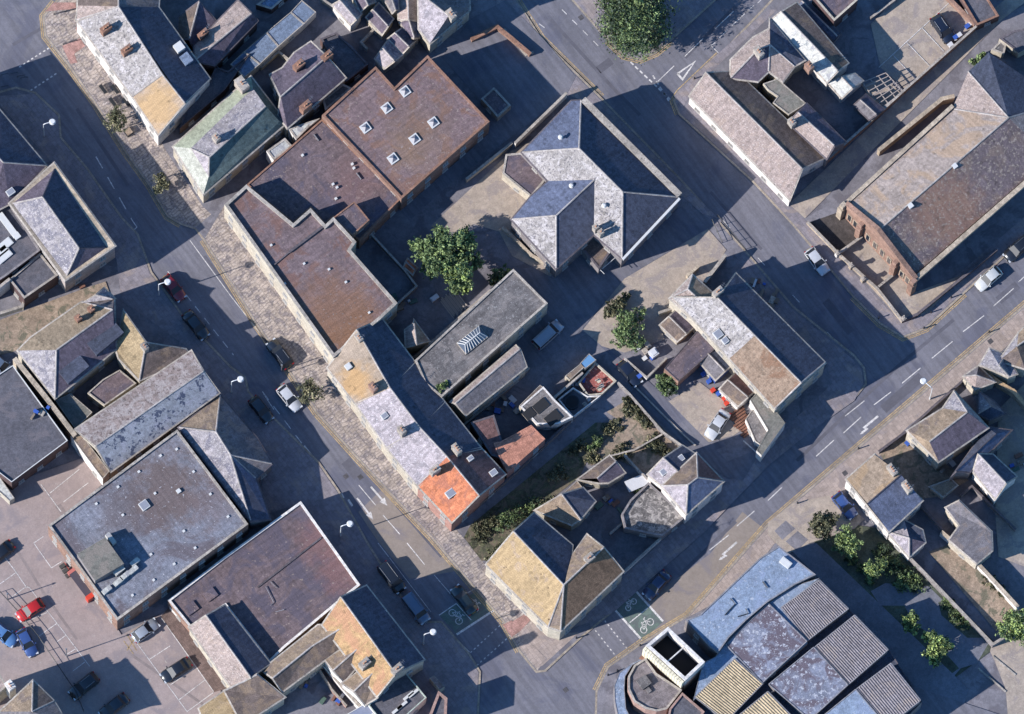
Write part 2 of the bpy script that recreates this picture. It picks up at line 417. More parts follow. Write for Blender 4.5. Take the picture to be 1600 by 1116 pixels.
def patch(name, pts, mat, z=None, udir=None):
    if z is None: zc[0] += 0.003; z = zc[0]
    m = MB(); m.poly([P(x, y, z) for x, y in pts]); return structure(name, m, mat, udir)
def offs(pl, d):
    """shift a pixel polyline sideways (to its right seen in travel direction is +)"""
    out = []
    for i, (x, y) in enumerate(pl):
        x0, y0 = pl[max(i - 1, 0)]; x1, y1 = pl[min(i + 1, len(pl) - 1)]
        l = math.hypot(x1 - x0, y1 - y0); out.append((x - (y1 - y0) / l * d, y + (x1 - x0) / l * d))
    return out
# paved pavements
mk = offs(main_kerb[:-2], -2.5)
patch('pavement', mk[:11] + [(330, 335), (316, 322), (262, 240), (247, 212), (118, 33), (122, -30)], pave_m)
patch('pavement', mk[11:] + [(862, 1008), (872, 985), (830, 965), (760, 885), (712, 826), (515, 556), (350, 322)], pave_m)
patch('pavement', [(808, 985), (838, 972), (872, 990), (905, 988), (848, 1040), (838, 1044), (818, 1015)], tan_pave)
patch('pavement', offs(ne_kerb[4:12], -2.5) + [(1500, 445), (1430, 490), (1405, 500), (1370, 465), (1232, 316), (1078, 158)], pave_g)
patch('pavement', [(1053, 150), (1062, 140), (1124, 82), (1200, 15), (1215, 15), (1105, 118), (1080, 148), (1066, 170)], pave_g)
patch('pavement', [(1500, 458), (1506, 452), (1640, 330), (1640, 305), (1440, 478), (1410, 503), (1415, 520), (1446, 508)], pave_g)
patch('pavement', offs(se_kerb[:5], -2.5) + [(1150, 925), (1210, 850), (1320, 770), (1420, 665), (1520, 590), (1640, 480)], tan_pave)
patch('pavement', [(939, 157), (845, 64), (800, -10), (770, -30), (780, 30), (850, 110), (885, 148), (907, 156), (1064, 305), (1118, 352), (1128, 346), (1063, 284)], pave_g)
patch('pavement', [(930, 970), (960, 956), (1010, 911), (1100, 832), (1200, 728), (1263, 677), (1335, 626), (1349, 600), (1346, 577), (1331, 560), (1240, 486), (1160, 395),
                   (1145, 420), (1290, 565), (1300, 600), (1130, 760), (975, 900), (880, 985)], pave_g)
patch('pavement', [(x + 0, y) for x, y in offs(sw_kerb[2:], 2.5)] + [(690, 1150), (655, 1035), (560, 915), (475, 785), (395, 810), (420, 720), (345, 617), (290, 540), (190, 470), (182, 405), (85, 258), (0, 165), (0, 150)], pave_g)
# red tactile areas
for pl in ([(70, 18), (84, 4), (118, 4), (119, 14)], [(97, 72), (125, 60), (133, 72), (116, 84), (121, 98), (110, 100)], T(2, 3, (0, 540), (100, 480), (125, 520), (50, 600), (0, 635)),
           T(1, 3, (1535, 560), (1594, 530), (1594, 640)), T(2, 3, (40, 690), (90, 650), (215, 770), (165, 820))):
    patch('pavement', pl, tan_pave if 805 < pl[0][0] < 830 else red_pave)
rp = MB(); ribbon(rp, [P(x, y, .14) for x, y in ((121, 42), (160, 98), (250, 222))], 0.7, 0.23); structure('pavement', rp, red_pave)
# lanes, yards, gardens
patch('lane', [(640, 345), (700, 290), (885, 148), (900, 120), (850, 62), (790, 0), (735, 30), (690, 90), (760, 170), (740, 230), (625, 330)], asphalt)
patch('lane', T(2, 1, (0, 560), (240, 540), (270, 570), (420, 420), (560, 590), (700, 500), (1050, 170), (1090, 190), (1310, 250), (700, 620), (440, 930), (840, 1250), (1330, 1660), (1240, 1700), (640, 1120), (430, 940), (230, 1120), (-100, 1300), (-90, 1180), (210, 800)), asphalt)
patch('yard', T(2, 1, (440, 940), (700, 620), (1220, 310), (1335, 440), (1205, 640), (1115, 600), (990, 740), (1010, 800), (920, 900), (950, 1000), (700, 1080), (560, 1040)), sand_m)
patch('yard', [(672, 354), (800, 235), (840, 215), (860, 290), (838, 310), (800, 345), (870, 422), (860, 432), (800, 400), (780, 362), (740, 350), (715, 365)], sand_m)
patch('garden', T(2, 2, (590, 335), (740, 245), (1060, 545), (940, 620), (860, 730), (620, 610), (490, 670), (480, 600), (690, 400)), dirt_m)
patch('garden', T(2, 2, (-300, 1116), (-260, 1040), (520, 400), (690, 400), (480, 610), (420, 740), (150, 950), (0, 1080), (-130, 1260), (-190, 1260)), weed_m)
patch('yard', T(2, 2, (980, 265), (1170, 150), (1500, 400), (1380, 480), (1140, 545), (880, 240)), sand_m)
patch('lane', T(2, 2, (730, 220), (840, 130), (1340, 640), (1560, 560), (1440, 760), (1330, 740), (1100, 560)), asphalt)
patch('yard', T(3, 0, (640, 150), (830, -40), (1130, -20), (1300, 150), (860, 560), (700, 420)), sand_m)
patch('lane', T(3, 0, (130, 1270), (230, 1360), (1460, 120), (1594, 20), (1594, -100), (1400, 60)), sand_m)
patch('lawn', T(3, 1, (260, 270), (440, 450), (570, 350), (480, 190)), M('dry_dark_soil', (92, 84, 84), var=0.3))
patch('yard', T(3, 1, (450, 470), (600, 350), (900, 700), (930, 700), (1200, 600), (1000, 830), (830, 880)), sand_m)
patch('ground_east', [(1560, 640), (1640, 560), (1640, 900), (1560, 870), (1555, 800)], sand_m)
patch('ground_east', T(3, 3, (1370, 700), (1594, 590), (1760, 590), (1760, 1200), (1500, 1200), (1480, 960), (1400, 760)), sand_m)
patch('garden', T(3, 3, (1000, 105), (1140, 55), (1550, 430), (1420, 600), (1320, 480)), dirt_m)
patch('garden', T(3, 2, (700, 600), (860, 460), (1080, 640), (1250, 760), (1080, 860), (900, 880), (780, 740)), dirt_m)
patch('park_lawn', T(3, 3, (220, -20), (420, -80), (700, -40), (1400, 660), (1380, 730), (1150, 900), (640, 380)), grass_m)
patch('park_path', T(3, 3, (640, 350), (730, 300), (1000, 320), (1370, 680), (1300, 800), (1200, 830), (1140, 900), (1120, 880), (1190, 830), (980, 600), (900, 540), (850, 440), (700, 440)), path_m)
patch('park_path', T(3, 3, (120, 70), (300, 50), (1250, 960), (1200, 1130), (1080, 1130), (960, 1010), (750, 730), (500, 460)), path_m)
patch('park_lawn', T(3, 3, (1060, 420), (1110, 400), (1330, 640), (1240, 640), (1080, 500)), grass_m)
patch('park_paving', T(3, 2, (0, 1020), (160, 900), (400, 850), (600, 1000), (540, 1060), (260, 1150), (120, 1220), (0, 1100)), sand_m)
pp = [T(3, 2, (40, 1075), (110, 1010), (170, 1060), (90, 1130)), T(3, 2, (110, 1140), (185, 1075), (250, 1130), (180, 1200))]
for p_ in pp: patch('park_paving', p_, block_m)
patch('lane', [(1100, 1000), (1160, 985), (1560, 1116), (1560, 1150), (1100, 1150)], asphalt)
patch('car_park', [(-30, 775), (60, 740), (130, 715), (175, 745), (80, 822), (190, 992), (265, 952), (345, 1080), (315, 1150), (-30, 1150)], carpark_m)
patch('yard', [(190, 600), (250, 520), (330, 660), (210, 760)], block_m)

rp_ = MB()                                       # trench reinstatements and worn wheel lanes
def tr(pts, wd): ribbon(rp_, [P(x, y, .003) for x, y in pts], wd, .003)
for pts, wd in (([(1245, 720), (1330, 640), (1400, 575), (1490, 500)], .5), ([(1380, 640), (1440, 588)], 1.4), ([(1110, 300), (1190, 390)], .45), ([(860, 30), (960, 140), (1000, 180)], .5), ([(1070, 90), (1150, 10)], .6),
                ([(1060, 900), (1100, 862), (1150, 815)], .5), ([(620, 790), (690, 870)], .5), ([(540, 720), (560, 745)], 1.6), ([(320, 400), (400, 510), (440, 570)], .45), ([(20, 70), (90, 30)], .5),
                ([(120, 170), (200, 290)], .5), ([(1560, 470), (1590, 445)], 1.3), ([(1290, 470), (1330, 520)], 1.2), ([(935, 110), (955, 95)], 1.2), ([(745, 330), (830, 240)], .5)): tr(pts, wd)
structure('road_repairs', rp_, asphalt_patch)
cy = MB()
for pts, wd in (([(20, 850), (70, 930), (120, 1000)], .4), ([(90, 790), (140, 860)], .9), ([(200, 1020), (330, 1110)], .4)): ribbon(cy, [P(x, y, .0) for x, y in pts], wd, zc[0] + .004)
structure('car_park_repairs', cy, M('carpark_patch', (156, 142, 144), var=.1, grain=.4))

# ------------------------------------------------------------ painted markings
mw = MB(); my = MB(); mg = MB()
RZ = 0.006
def W(pts, wd=0.13, z=RZ): ribbon(mw, [P(x, y, z) for x, y in pts], wd, z)
def WT(c, r, pts, wd=0.13, z=RZ): W(T(c, r, *pts), wd, z)
def D(a, b, on=1.0, off=1.0, wd=0.12, z=RZ): dashes(mw, P(*a, z), P(*b, z), on, off, wd, z)
# double yellow lines lie on the road side of the kerbs
for sgn, src in ((1, main_kerb[1:10]), (1, main_kerb[11:19]), (1, ne_kerb[1:5]), (1, ne_kerb[7:12]), (1, n_kerb[1:6]), (1, se_kerb[:8]), (1, second_kerb[13:16])):
    for d in (3.4, 6.2):
        ribbon(my, [P(x, y, RZ) for x, y in offs(src, d * sgn)], 0.14, RZ)
# main street
D((88, 115), (20, 160), .35, .35, .2); D((30, 105), (100, 60), .35, .35, .2)
D((150, 245), (207, 345), 2, 1.5, .15); W([(207, 345), (214, 355), (200, 368)], .12); W([(201, 378), (236, 425)], .1)
D((262, 424), (365, 555), 1.2, 1.0); D((410, 612), (500, 730), 1.5, 1.2); W([(412, 616), (428, 640)], .12)
WT(1, 2, [(640, 790), (745, 915)], .12); WT(1, 2, [(790, 975), (895, 1095)], .12)
WT(1, 3, [(940, 50), (1050, 185)], .12); WT(1, 3, [(1110, 250), (1210, 365)], .1)
def arrow(c, r, pts, head, wd=0.28):
    WT(c, r, pts, wd)
    (x0, y0), (x1, y1) = pts[-2], pts[-1]
    l = math.hypot(x1 - x0, y1 - y0); ux, uy = (x1 - x0) / l, (y1 - y0) / l
    q = [(x1 + ux * head, y1 + uy * head), (x1 - uy * head * .42, y1 + ux * head * .42), (x1 + uy * head * .42, y1 - ux * head * .42)]
    mw.face([P(x, y, RZ) for x, y in T(c, r, *q)], up=True)
arrow(1, 2, [(715, 800), (785, 880)], 50); arrow(1, 2, [(630, 870), (700, 965)], 48)
WT(1, 2, [(385, 655), (435, 695)], .3); WT(1, 2, [(530, 840), (545, 870)], .3); WT(1, 2, [(575, 880), (600, 920)], .3); WT(1, 2, [(300, 545), (370, 635)], .25)
WT(1, 3, [(760, 50), (1090, 480)], .08); WT(1, 3, [(770, 200), (800, 270)], .08)
def bike(cx, cy, s, ax, ay, z):
    """cycle symbol: two wheels, frame, bars"""
    def q(u, v): return P(cx + (ax[0] * u + ay[0] * v) * s, cy + (ax[1] * u + ay[1] * v) * s, z)
    for c0 in (-1, 1):
        ribbon(mw, [q(c0 + 0.62 * math.cos(a * math.pi / 8), 0.62 * math.sin(a * math.pi / 8)) for a in range(17)], 0.11, z)
    for pl in (((-1, 0), (-.45, .95), (.5, .9), (1, 0)), ((-1, 0), (0, .1), (-.45, .95)), ((0, .1), (.5, .9)), ((.5, .9), (.42, 1.3), (.85, 1.35)), ((-.5, 1.15), (-.15, 1.15))):
        ribbon(mw, [q(*p) for p in pl], 0.11, z)
gz = 0.004
mg.poly([P(x, y, gz) for x, y in [(960, 953), (993, 924), (1036, 972), (1003, 1001)]])
mg.poly([P(x, y, gz) for x, y in T(1, 3, (1140, 500), (1450, 300), (1480, 470), (1250, 620))])
W([(960, 952), (1003, 1000)], .3); W([(993, 923), (1036, 971)], .3); W([(984, 973), (1012, 950)], .14)
bike(1011, 978, 8.5, (.62, -.72), (-.70, -.70), RZ); bike(986, 945, 7, (.62, -.72), (-.70, -.70), RZ)
WT(1, 3, [(1250, 620), (1480, 470)], .3); WT(1, 3, [(1140, 500), (1250, 425)], .14); WT(1, 3, [(1250, 430), (1340, 530)], .12); WT(1, 3, [(1310, 365), (1440, 290)], .14)
bike(712, 964, 8.5, (.62, .76), (.8, -.6), RZ); bike(738, 945, 8, (.62, .76), (.8, -.6), RZ)
WT(1, 3, [(1100, 555), (1160, 560), (1330, 730)], .1)
for a, b in (((735, 1020), (800, 960)), ((745, 1040), (812, 980)), ((930, 985), (970, 1035)), ((945, 970), (985, 1020))): D(a, b, .3, .4, .15)
W([(297, 376), (360, 462), (425, 545)], .1); W([(318, 374), (445, 556)], .08)
# third street
for t in ([(300, 610), (410, 510)], [(470, 465), (580, 365)], [(660, 290), (765, 210)], [(835, 155), (950, 60)], [(480, 360), (600, 265)], [(0, 885), (85, 805)]): WT(3, 2, t, .13)
WT(3, 1, [(1020, 1116), (1150, 1010)], .13); WT(3, 1, [(1215, 950), (1345, 850)], .13); WT(3, 1, [(1405, 790), (1530, 680)], .13); WT(3, 1, [(1560, 640), (1640, 570)], .13)
arrow(3, 2, [(685, 360), (600, 430), (615, 440), (590, 460)], 22, .3)
arrow(2, 3, [(1400, 45), (1315, 120), (1330, 130), (1305, 145)], 22, .3)
WT(2, 3, [(1350, 0), (1230, 95)], .13); WT(2, 2, [(1400, 1045), (1510, 950)], .13); WT(2, 3, [(1395, 125), (1430, 165)], .13)
# second street and its side street
D((805, 10), (860, 50), 1, 1.2); D((878, 15), (935, 72), 1, 1.2)
D((985, 97), (1050, 158), .6, .35, .22); D((1020, 118), (1045, 158), .6, .4, .22)
WT(2, 0, [(1265, 180), (1380, 70)], .12); WT(2, 0, [(1075, 352), (1190, 240)], .12); WT(2, 0, [(900, 515), (1010, 410)], .12)
for t in ([(1285, 240), (1345, 185)], [(1370, 160), (1430, 105)], [(1450, 85), (1505, 35)], [(1410, 120), (1480, 60)], [(1530, 20), (1580, -30)]): WT(2, 0, t, .1)
WT(2, 0, [(1240, 285), (1290, 335)], .1); WT(2, 0, [(1240, 285), (1265, 265)], .1)
WT(2, 0, [(1030, 460), (1062, 495), (1138, 385), (1030, 460)], .3)
D((965, 190), (1060, 290), 1, 1.5, .12)
D((1130, 345), (1345, 575), 1.5, 6, .1)
# car park bays (lower left)
cz = zc[0] + 0.02
def C3(*pts): WT(0, 3, pts, .1, cz)
for t in ([(0, 100), (95, 225), (160, 320), (185, 330), (300, 480), (355, 550), (560, 820)], [(0, 305), (105, 230)], [(75, 385), (165, 320)], [(235, 635), (355, 550)], [(150, 545), (300, 480)],
          [(355, 665), (410, 625)], [(405, 750), (470, 710)], [(450, 850), (530, 790)], [(210, 50), (270, 10)], [(210, 50), (320, 205), (385, 165)],
          [(850, 670), (1165, 1100), (1330, 980)], [(930, 775), (1060, 690)], [(1000, 880), (1140, 790)], [(1060, 935), (1210, 830)], [(1110, 1030), (1280, 900)], [(1000, 510), (1330, 975)]): C3(*t)
for t in ([(255, 785), (380, 955)], [(310, 840), (495, 690)], [(395, 895), (550, 775)]): WT(0, 2, t, .1, cz)
m_yb = MB()
for t in ([(790, 620), (850, 720)], [(850, 620), (790, 720)], [(820, 600), (870, 680)], [(770, 660), (830, 740)]): ribbon(m_yb, [P(x, y, cz) for x, y in T(0, 3, *t)], .12, cz + 0.004)
# car park bays (upper right)
for t in ([(1125, 20), (690, 420)], [(960, 175), (1095, 320)], [(865, 265), (1005, 410)], [(780, 345), (920, 495)], [(1060, 90), (1180, 230)]): WT(3, 0, t, .1, cz)
structure('road_markings', mw, white_m); structure('yellow_lines', my, yellow_m); structure('cycle_box', mg, green_m); structure('yellow_markings', m_yb, yellow_m)
wp = MB()                                        # worn brownish resurfacing of the carriageway
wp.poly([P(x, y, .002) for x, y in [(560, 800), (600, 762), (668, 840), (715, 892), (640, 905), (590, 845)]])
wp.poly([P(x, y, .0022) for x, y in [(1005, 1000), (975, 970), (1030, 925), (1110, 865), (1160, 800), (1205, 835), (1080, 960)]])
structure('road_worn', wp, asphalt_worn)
dr = MB()
for c, r, x, y in ((2, 0, 430, 110), (2, 3, 335, 965), (1, 2, 560, 735), (1, 2, 650, 740), (3, 2, 480, 715), (3, 1, 1385, 1010)):
    q = T(c, r, (x, y))[0]; z = .15 if c == 3 else .006
    dr.box(P(q[0], q[1], z) , .7, .7, .01, SD)
structure('manhole_covers', dr, drain_m)
# ------------------------------------------------------------ building kit
def shared_box(name, sx, sy, sz, mats, mtop=None):
    m = MB(); m.box((0, 0, 0), sx, sy, sz, (1, 0, 0), 0, mtop)
    o = m.build(name, mats); me = o.data; bpy.data.objects.remove(o); return me
def window_mesh(wd, ht):
    m = MB()
    m.box((0, 0, 0), wd + .16, .10, .08); m.box((0, 0, ht), wd + .16, .10, .08)
    for s in (-1, 0, 1): m.box((s * wd / 2, 0, .08), .07, .09, ht - .08)
    m.box((0, 0, ht * .5), wd, .07, .06); m.box((0, -.08, -.06), wd + .3, .2, .07)
    m.box((0, .01, .04), wd, .05, ht - .03, mi=1)
    o = m.build('window', [MP('window_frame', (206, 200, 192), .6), glass_m]); me = o.data; bpy.data.objects.remove(o); return me
WIN = window_mesh(0.85, 1.3)
WIN_S = window_mesh(0.8, 1.0)
def walls(root, outline, mat, z0=0.0, win=True, floors=None, name='wall'):
    """closed walls from z0 up to the outline's own heights; windows on the faces the street or yard shows"""
    pts = ccw([Vector(p) for p in outline]); m = MB()
    n = len(pts)
    for i in range(n):
        a, b = pts[i], pts[(i + 1) % n]
        m.face([Vector((a.x, a.y, z0)), Vector((b.x, b.y, z0)), b, a])
    m.build(name, mat, root)
    if not win: return
    cnt = 0
    for i in range(n):
        a, b = pts[i], pts[(i + 1) % n]
        d = Vector((b.x - a.x, b.y - a.y, 0)); ln = d.length
        if ln < 3.0: continue
        d /= ln; nrm = Vector((d.y, -d.x, 0))
        if nrm.y > -0.15: continue
        top = min(a.z, b.z)
        fl = floors or max(1, int((top - .4) / 2.9))
        k = max(1, int(ln / 3.1))
        for f in range(fl):
            zz = z0 + 1.0 + f * (top - .6) / fl
            if zz + 1.7 > top: continue
            for j in range(k):
                if cnt >= 26: break
                p = Vector((a.x, a.y, 0)) + d * (ln * (j + .5) / k) + nrm * .03
                o = bpy.data.objects.new('window', WIN if top > 5 else WIN_S); COL.objects.link(o)
                o.parent = root; q = p - OFF[root.name]
                o.location = (q.x, q.y, zz); o.rotation_euler.z = math.atan2(d.y, d.x); cnt += 1
def mkroot(name, label, cat, pts, group=None):
    c = sum((Vector(p) for p in pts), Vector()) / len(pts)
    return empty(name, (c.x, c.y, 0.12), label, cat, group)
def bld(label, V, F, O, wall=None, ridges=(), name='house', cat='house', win=True, tile=None, rname='roof', group=None, eaves=True):
    """V = [(px, py, z)] ; F = [(material, i, j, k...)] ; O = outline indices ; ridges = [(i, j, pale?)]"""
    if tile: V = T(*tile, *V)
    Q = [P(*v) for v in V]
    root = mkroot(name, label, cat, [Q[i] for i in O], group)
    mats = []; m = MB()
    for f in F:
        if f[0] not in mats: mats.append(f[0])
        pts = [Q[i] for i in f[1:]]
        if len(pts) <= 4:
            m.face(pts, mats.index(f[0]), up=True)
        else: m.poly(pts, mats.index(f[0]))
    r = m.build(rname, mats, root)
    # underside so the roof has thickness at the eaves
    if eaves:
        e = MB(); pts = ccw([Q[i] for i in O]); n = len(pts); outp = tri_inset(pts, -0.22)
        for i in range(n):
            a, b = pts[i], pts[(i + 1) % n]; a2, b2 = outp[i], outp[(i + 1) % n]
            dz = Vector((0, 0, -.10))
            e.face([a + Vector((0,0,-.012)), a2 + dz, b2 + dz, b + Vector((0,0,-.012))], up=True); e.face([a2 + dz, a2 + dz * 2.4, b2 + dz * 2.4, b2 + dz])
        e.build('gutter', cap_d if wall in (dbrick_w, grey_w) else cap_l, root)
    for rd in ridges:
        t = MB(); t.tube([Q[rd[0]] + Vector((0, 0, .02)), Q[rd[1]] + Vector((0, 0, .02))], .13, n=6)
        t.build('ridge_tiles', ridge_l if len(rd) < 3 or rd[2] else ridge_d, root)
    walls(root, [Q[i] + Vector((0, 0, -.02)) for i in O], wall or cream_w, win=win)
    root_info[root.name] = Q
    return root
root_info = {}
def gable(label, e, hs, mats, r=None, ridge=True, tile=None, hip=False, **kw):
    """e = 4 eave corners (e0-e1 one eave, e2-e3 the other), ridge from the e3/e0 end to the e1/e2 end"""
    he, hr = hs
    if tile: e = T(*tile, *e); r = T(*tile, *r) if r else None
    if r is None:
        m0 = ((e[0][0] + e[3][0]) / 2, (e[0][1] + e[3][1]) / 2 - 2.2 * (hr - he)); m1 = ((e[1][0] + e[2][0]) / 2, (e[1][1] + e[2][1]) / 2 - 2.2 * (hr - he)); r = [m0, m1]
    V = [(x, y, he) for x, y in e] + [(x, y, hr) for x, y in r]
    a, b = mats[0], mats[1]; c = mats[2] if len(mats) > 2 else a; d = mats[3] if len(mats) > 3 else b
    F = [(a, 0, 1, 5, 4), (b, 2, 3, 4, 5)]
    if hip:
        F += [(c, 3, 0, 4), (d, 1, 2, 5)]; O = [0, 1, 2, 3]; rd = [(4, 5, ridge), (0, 4, ridge), (3, 4, ridge), (1, 5, ridge), (2, 5, ridge)]
    else: O = [0, 1, 5, 2, 3, 4]; rd = [(4, 5, ridge)]
    return bld(label, V, F, O, ridges=rd, **kw)
def flat(label, pts, h, mat, wall=None, cap=None, ph=.35, pw=.3, tile=None, name='flat_roofed_building', cat='building', win=True, udir=None, group=None, z0=0.0):
    if tile: pts = T(*tile, *pts)
    Q = ccw([P(x, y, h) for x, y in pts])
    root = mkroot(name, label, cat, Q, group)
    inn = tri_inset(Q, pw)
    m = MB(); m.poly([Vector((p.x, p.y, h - ph)) for p in inn]); m.build('roof', mat, root, udir=udir)
    c = MB(); n = len(Q)
    for i in range(n):
        j = (i + 1) % n
        c.face([Q[i], Q[j], inn[j], inn[i]])
        c.face([inn[i], inn[j], Vector((inn[j].x, inn[j].y, h - ph)), Vector((inn[i].x, inn[i].y, h - ph))])
    c.build('parapet', cap or cap_l, root)
    walls(root, [Vector((p.x, p.y, h - .004)) for p in Q], wall or cream_w, z0=z0, win=win)
    return root
def chimney(root, x, y, zb, zt, w=.9, l=.6, pots=2, mat=None, ax=None, tile=None):
    if tile: (x, y), = T(*tile, (x, y))
    ax = Vector(ax or SD); p = P(x, y, zt)
    m = MB(); m.box((p.x, p.y, zb), w, l, zt - zb, ax); m.box((p.x, p.y, zt - .22), w + .14, l + .14, .12, ax)
    ch = m.build('chimney', mat or cap_b, root)
    for k in range(pots):
        q = p + ax.normalized() * ((k - (pots - 1) / 2) * .38)
        t = MB(); t.tube([(q.x, q.y, zt), (q.x, q.y, zt + .4)], .14, .11, 8); t.build('chimney_pot', pot_m, ch)
    if pots >= 2:
        t = MB(); s_ = p + ax.normalized() * (w * .42); z_ = zt - .2
        t.tube([(s_.x, s_.y, z_), (s_.x, s_.y, z_ + 1.6)], .025, n=4)
        b0 = Vector((s_.x, s_.y, z_ + 1.55)); dr_ = Vector((.6, .8, 0))
        t.tube([b0 - dr_ * .5, b0 + dr_ * .7], .022, n=4)
        for q_ in (-.4, -.1, .2, .5): c_ = b0 + dr_ * q_; sd_ = Vector((-.8, .6, 0)) * .28; t.tube([c_ - sd_, c_ + sd_], .016, n=4)
        t.build('aerial', steel_m, ch)
    return ch
def roofbox(root, x, y, z, sx, sy, mat, name='skylight', ax=None, tile=None, top=None, sink=.6):
    """box whose top is at height z, reaching sink metres down"""
    if tile: (x, y), = T(*tile, (x, y))
    p = P(x, y, z); m = MB(); m.box((p.x, p.y, z - sink), sx, sy, sink, ax or SD, 0, 1 if top else None)
    return m.build(name, [mat, top] if top else mat, root)
def rooflight(root, x, y, z, sx=.9, sy=1.1, tile=None, n=None, frame=None, glass=None, ax=None):
    """a low kerbed skylight: frame with a glass sub-part"""
    if tile: (x, y), = T(*tile, (x, y))
    ax = ax or SD
    p = P(x, y, z)
    m = MB(); m.box((p.x, p.y, z - .5), sx, sy, .62, ax); f = m.build('skylight', frame or trim_w, root)
    t = MB(); t.box((p.x, p.y, z + .121), sx - .2, sy - .2, .02, ax); t.build('pane', glass or glassb_m, f)
    return f
def free_wall(label, pts, h, wd=.25, mat=None, tile=None, name='boundary_wall', cat='wall', z0=0.1, cap=None, group=None):
    if tile: pts = T(*tile, *pts)
    Q = [P(x, y, h) for x, y in pts]
    root = mkroot(name, label, cat, Q, group)
    m = MB(); c = MB()
    for i in range(len(Q) - 1):
        a, b = Q[i], Q[i + 1]; d = (b - a); ln = d.length; mid = (a + b) / 2
        m.box((mid.x, mid.y, z0), ln + (wd if i else 0), wd - .006 * i, h - z0 - .06 - .003 * i, d)
        c.box((mid.x, mid.y, h - .06 - .003 * i), ln + (wd if i else 0) + .06, wd + .1 - .006 * i, .07, d)
    m.build('wall_face', mat or grey_w, root); c.build('coping', cap or cap_l, root)
    return root
# ============================================================ BUILDINGS
def C(*p): return list(p)
# ---- top-left block
r = bld('long terrace with mottled grey roof and tan south end, top left',
    [(478,125,8),(825,600,8),(985,835,8),(1150,640,11),(1012,465,11),(738,42,11),(985,45,8),(1305,490,8)],
    [(s_spk,0,1,4,5),(M('tile_tan_end',(186,164,148),'tile',.08,grain=.5,spots=((245,172,4.5,(206,166,112),.85),),seed=90),1,2,3,4),(s_dark,5,3,7,6)],[0,1,2,3,7,6,5],white_w,[(3,4),(4,5),(1,4)],tile=(0,0),name='terraced_house')
for x,y in ((660,172),(790,305)): chimney(r,x,y,8.8,11.6,1.6,.8,3,tile=(0,0),ax=(.8,.6,0))
roofbox(r,1115,290,10.2,1.3,1.3,trim_w,'dormer',sink=1.3,tile=(0,0)); roofbox(r,1160,365,9.6,1.4,1.6,f_blue,'dormer',sink=1.3,tile=(0,0),ax=(.8,.6,0))
bld('peach and brown hipped end house cut by the top edge above the mottled grey roof',
    [(478,125,8),(738,42,11),(985,45,8),(1000,-160,8),(740,-170,11),(485,-160,8),(485,35,9)],
    [(s_pink,0,1,6),(s_brown,6,1,4,5),(s_grey,1,2,3,4)],[0,1,2,3,4,5,6],cream_w,[(0,1),(1,4)],tile=(0,0),name='terraced_house')
r = gable('short rear wing with brown and purple gabled roof behind the mottled terrace',C((1112,110),(1110,240),(1200,285),(1345,135)),(5.5,7),(s_brown,s_purp),C((1240,12),(1180,240)),tile=(0,0),wall=dbrick_w)
gable('long rear wing with pink north slope and dark ridge near the top edge',C((1480,5),(1210,285),(1335,405),(1600,130)),(6,7.6),(s_pink,s_purp),C((1565,85),(1212,378)),tile=(0,0),wall=dbrick_w)
r = flat('low lead-roofed link with pink chimney between two rear wings',C((1200,240),(1270,160),(1320,200),(1230,300)),5.2,f_grey,tile=(0,0),wall=dbrick_w,ph=.1)
chimney(r,1265,205,5,8,1.6,.7,2,tile=(0,0),ax=(.75,.65,0))
flat('dark lower rear range running behind the tan lichened roof end',C((1150,690),(1305,500),(1340,420),(1240,380),(1420,440),(1560,330),(1400,560),(1120,800)),4,f_gold,tile=(0,0),wall=dbrick_w,cap=cap_d)
# ---- green-roofed corner building
r = bld('corner building with pale cream skirt roof round a slate and green hipped roof',
    [(271,229,6.6),(318,303,6.6),(447,192,6.6),(392,120,6.6),(298,232,7.4),(326,276,7.4),(437,190,7.4),(395,138,7.4),(327,246,9.6),(415,166,9.6)],
    [(M('roof_pale_green',(176,184,160),var=.1),0,4,7,3),(M('roof_cream',(206,208,196),var=.06,alb=.6),0,1,5,4),(s_green,1,2,6,5),(s_green,2,3,7,6),(s_pale,4,8,9,7),(s_white,4,5,8),(s_green,5,6,9,8),(s_green,6,7,9)],[0,1,2,3],cream_w,[(8,9),(5,8),(4,8)],name='corner_building',cat='building')
chimney(r,338,214,8.6,11,1.1,.8,2,mat=cap_l)
chimney(r,378,130,6,9.6,2.0,1.3,2,mat=cap_l)
flat('small white flat roof tucked beside the green hipped roof',C((65,940),(180,858),(228,910),(110,998)),5.8,f_wht,tile=(1,0),wall=white_w,ph=.12)
flat('narrow white canopy strip along the felt roof edge, beside the green roofed building',C((200,800),(400,735),(330,790),(250,870)),5.6,f_wht,tile=(1,0),wall=white_w,ph=.08)
# ---- purple house with chimneys
r = bld('purple slate house with three chimneys next to the six-skylight roof',
    [(90,465,7),(165,425,7),(240,330,7),(340,262,7),(440,355,10),(555,485,7),(195,795,7),(140,720,7),(155,602,10)],
    [(s_purp,0,1,2,3,4,8),(s_purp,8,4,5,6),(s_purp,7,8,6)],[0,1,2,3,4,5,6,7,8],cream_w,[(8,4,1)],tile=(1,0))
for x,y in ((268,400),(442,345),(310,655)): chimney(r,x,y,7.6,10.6,1.7,.9,2,tile=(1,0),ax=(.75,.65,0))
flat('dark lean-to with glazed strips beside the purple slate house',C((400,240),(500,200),(600,290),(700,400),(560,510),(470,360)),4,f_gold,tile=(1,0),wall=dbrick_w,cap=cap_d)
flat('narrow grey flat roof between purple house and the felt roofed hall',C((415,620),(540,520),(600,550),(430,690)),4.5,f_grey,tile=(1,0),wall=dbrick_w,ph=.1)
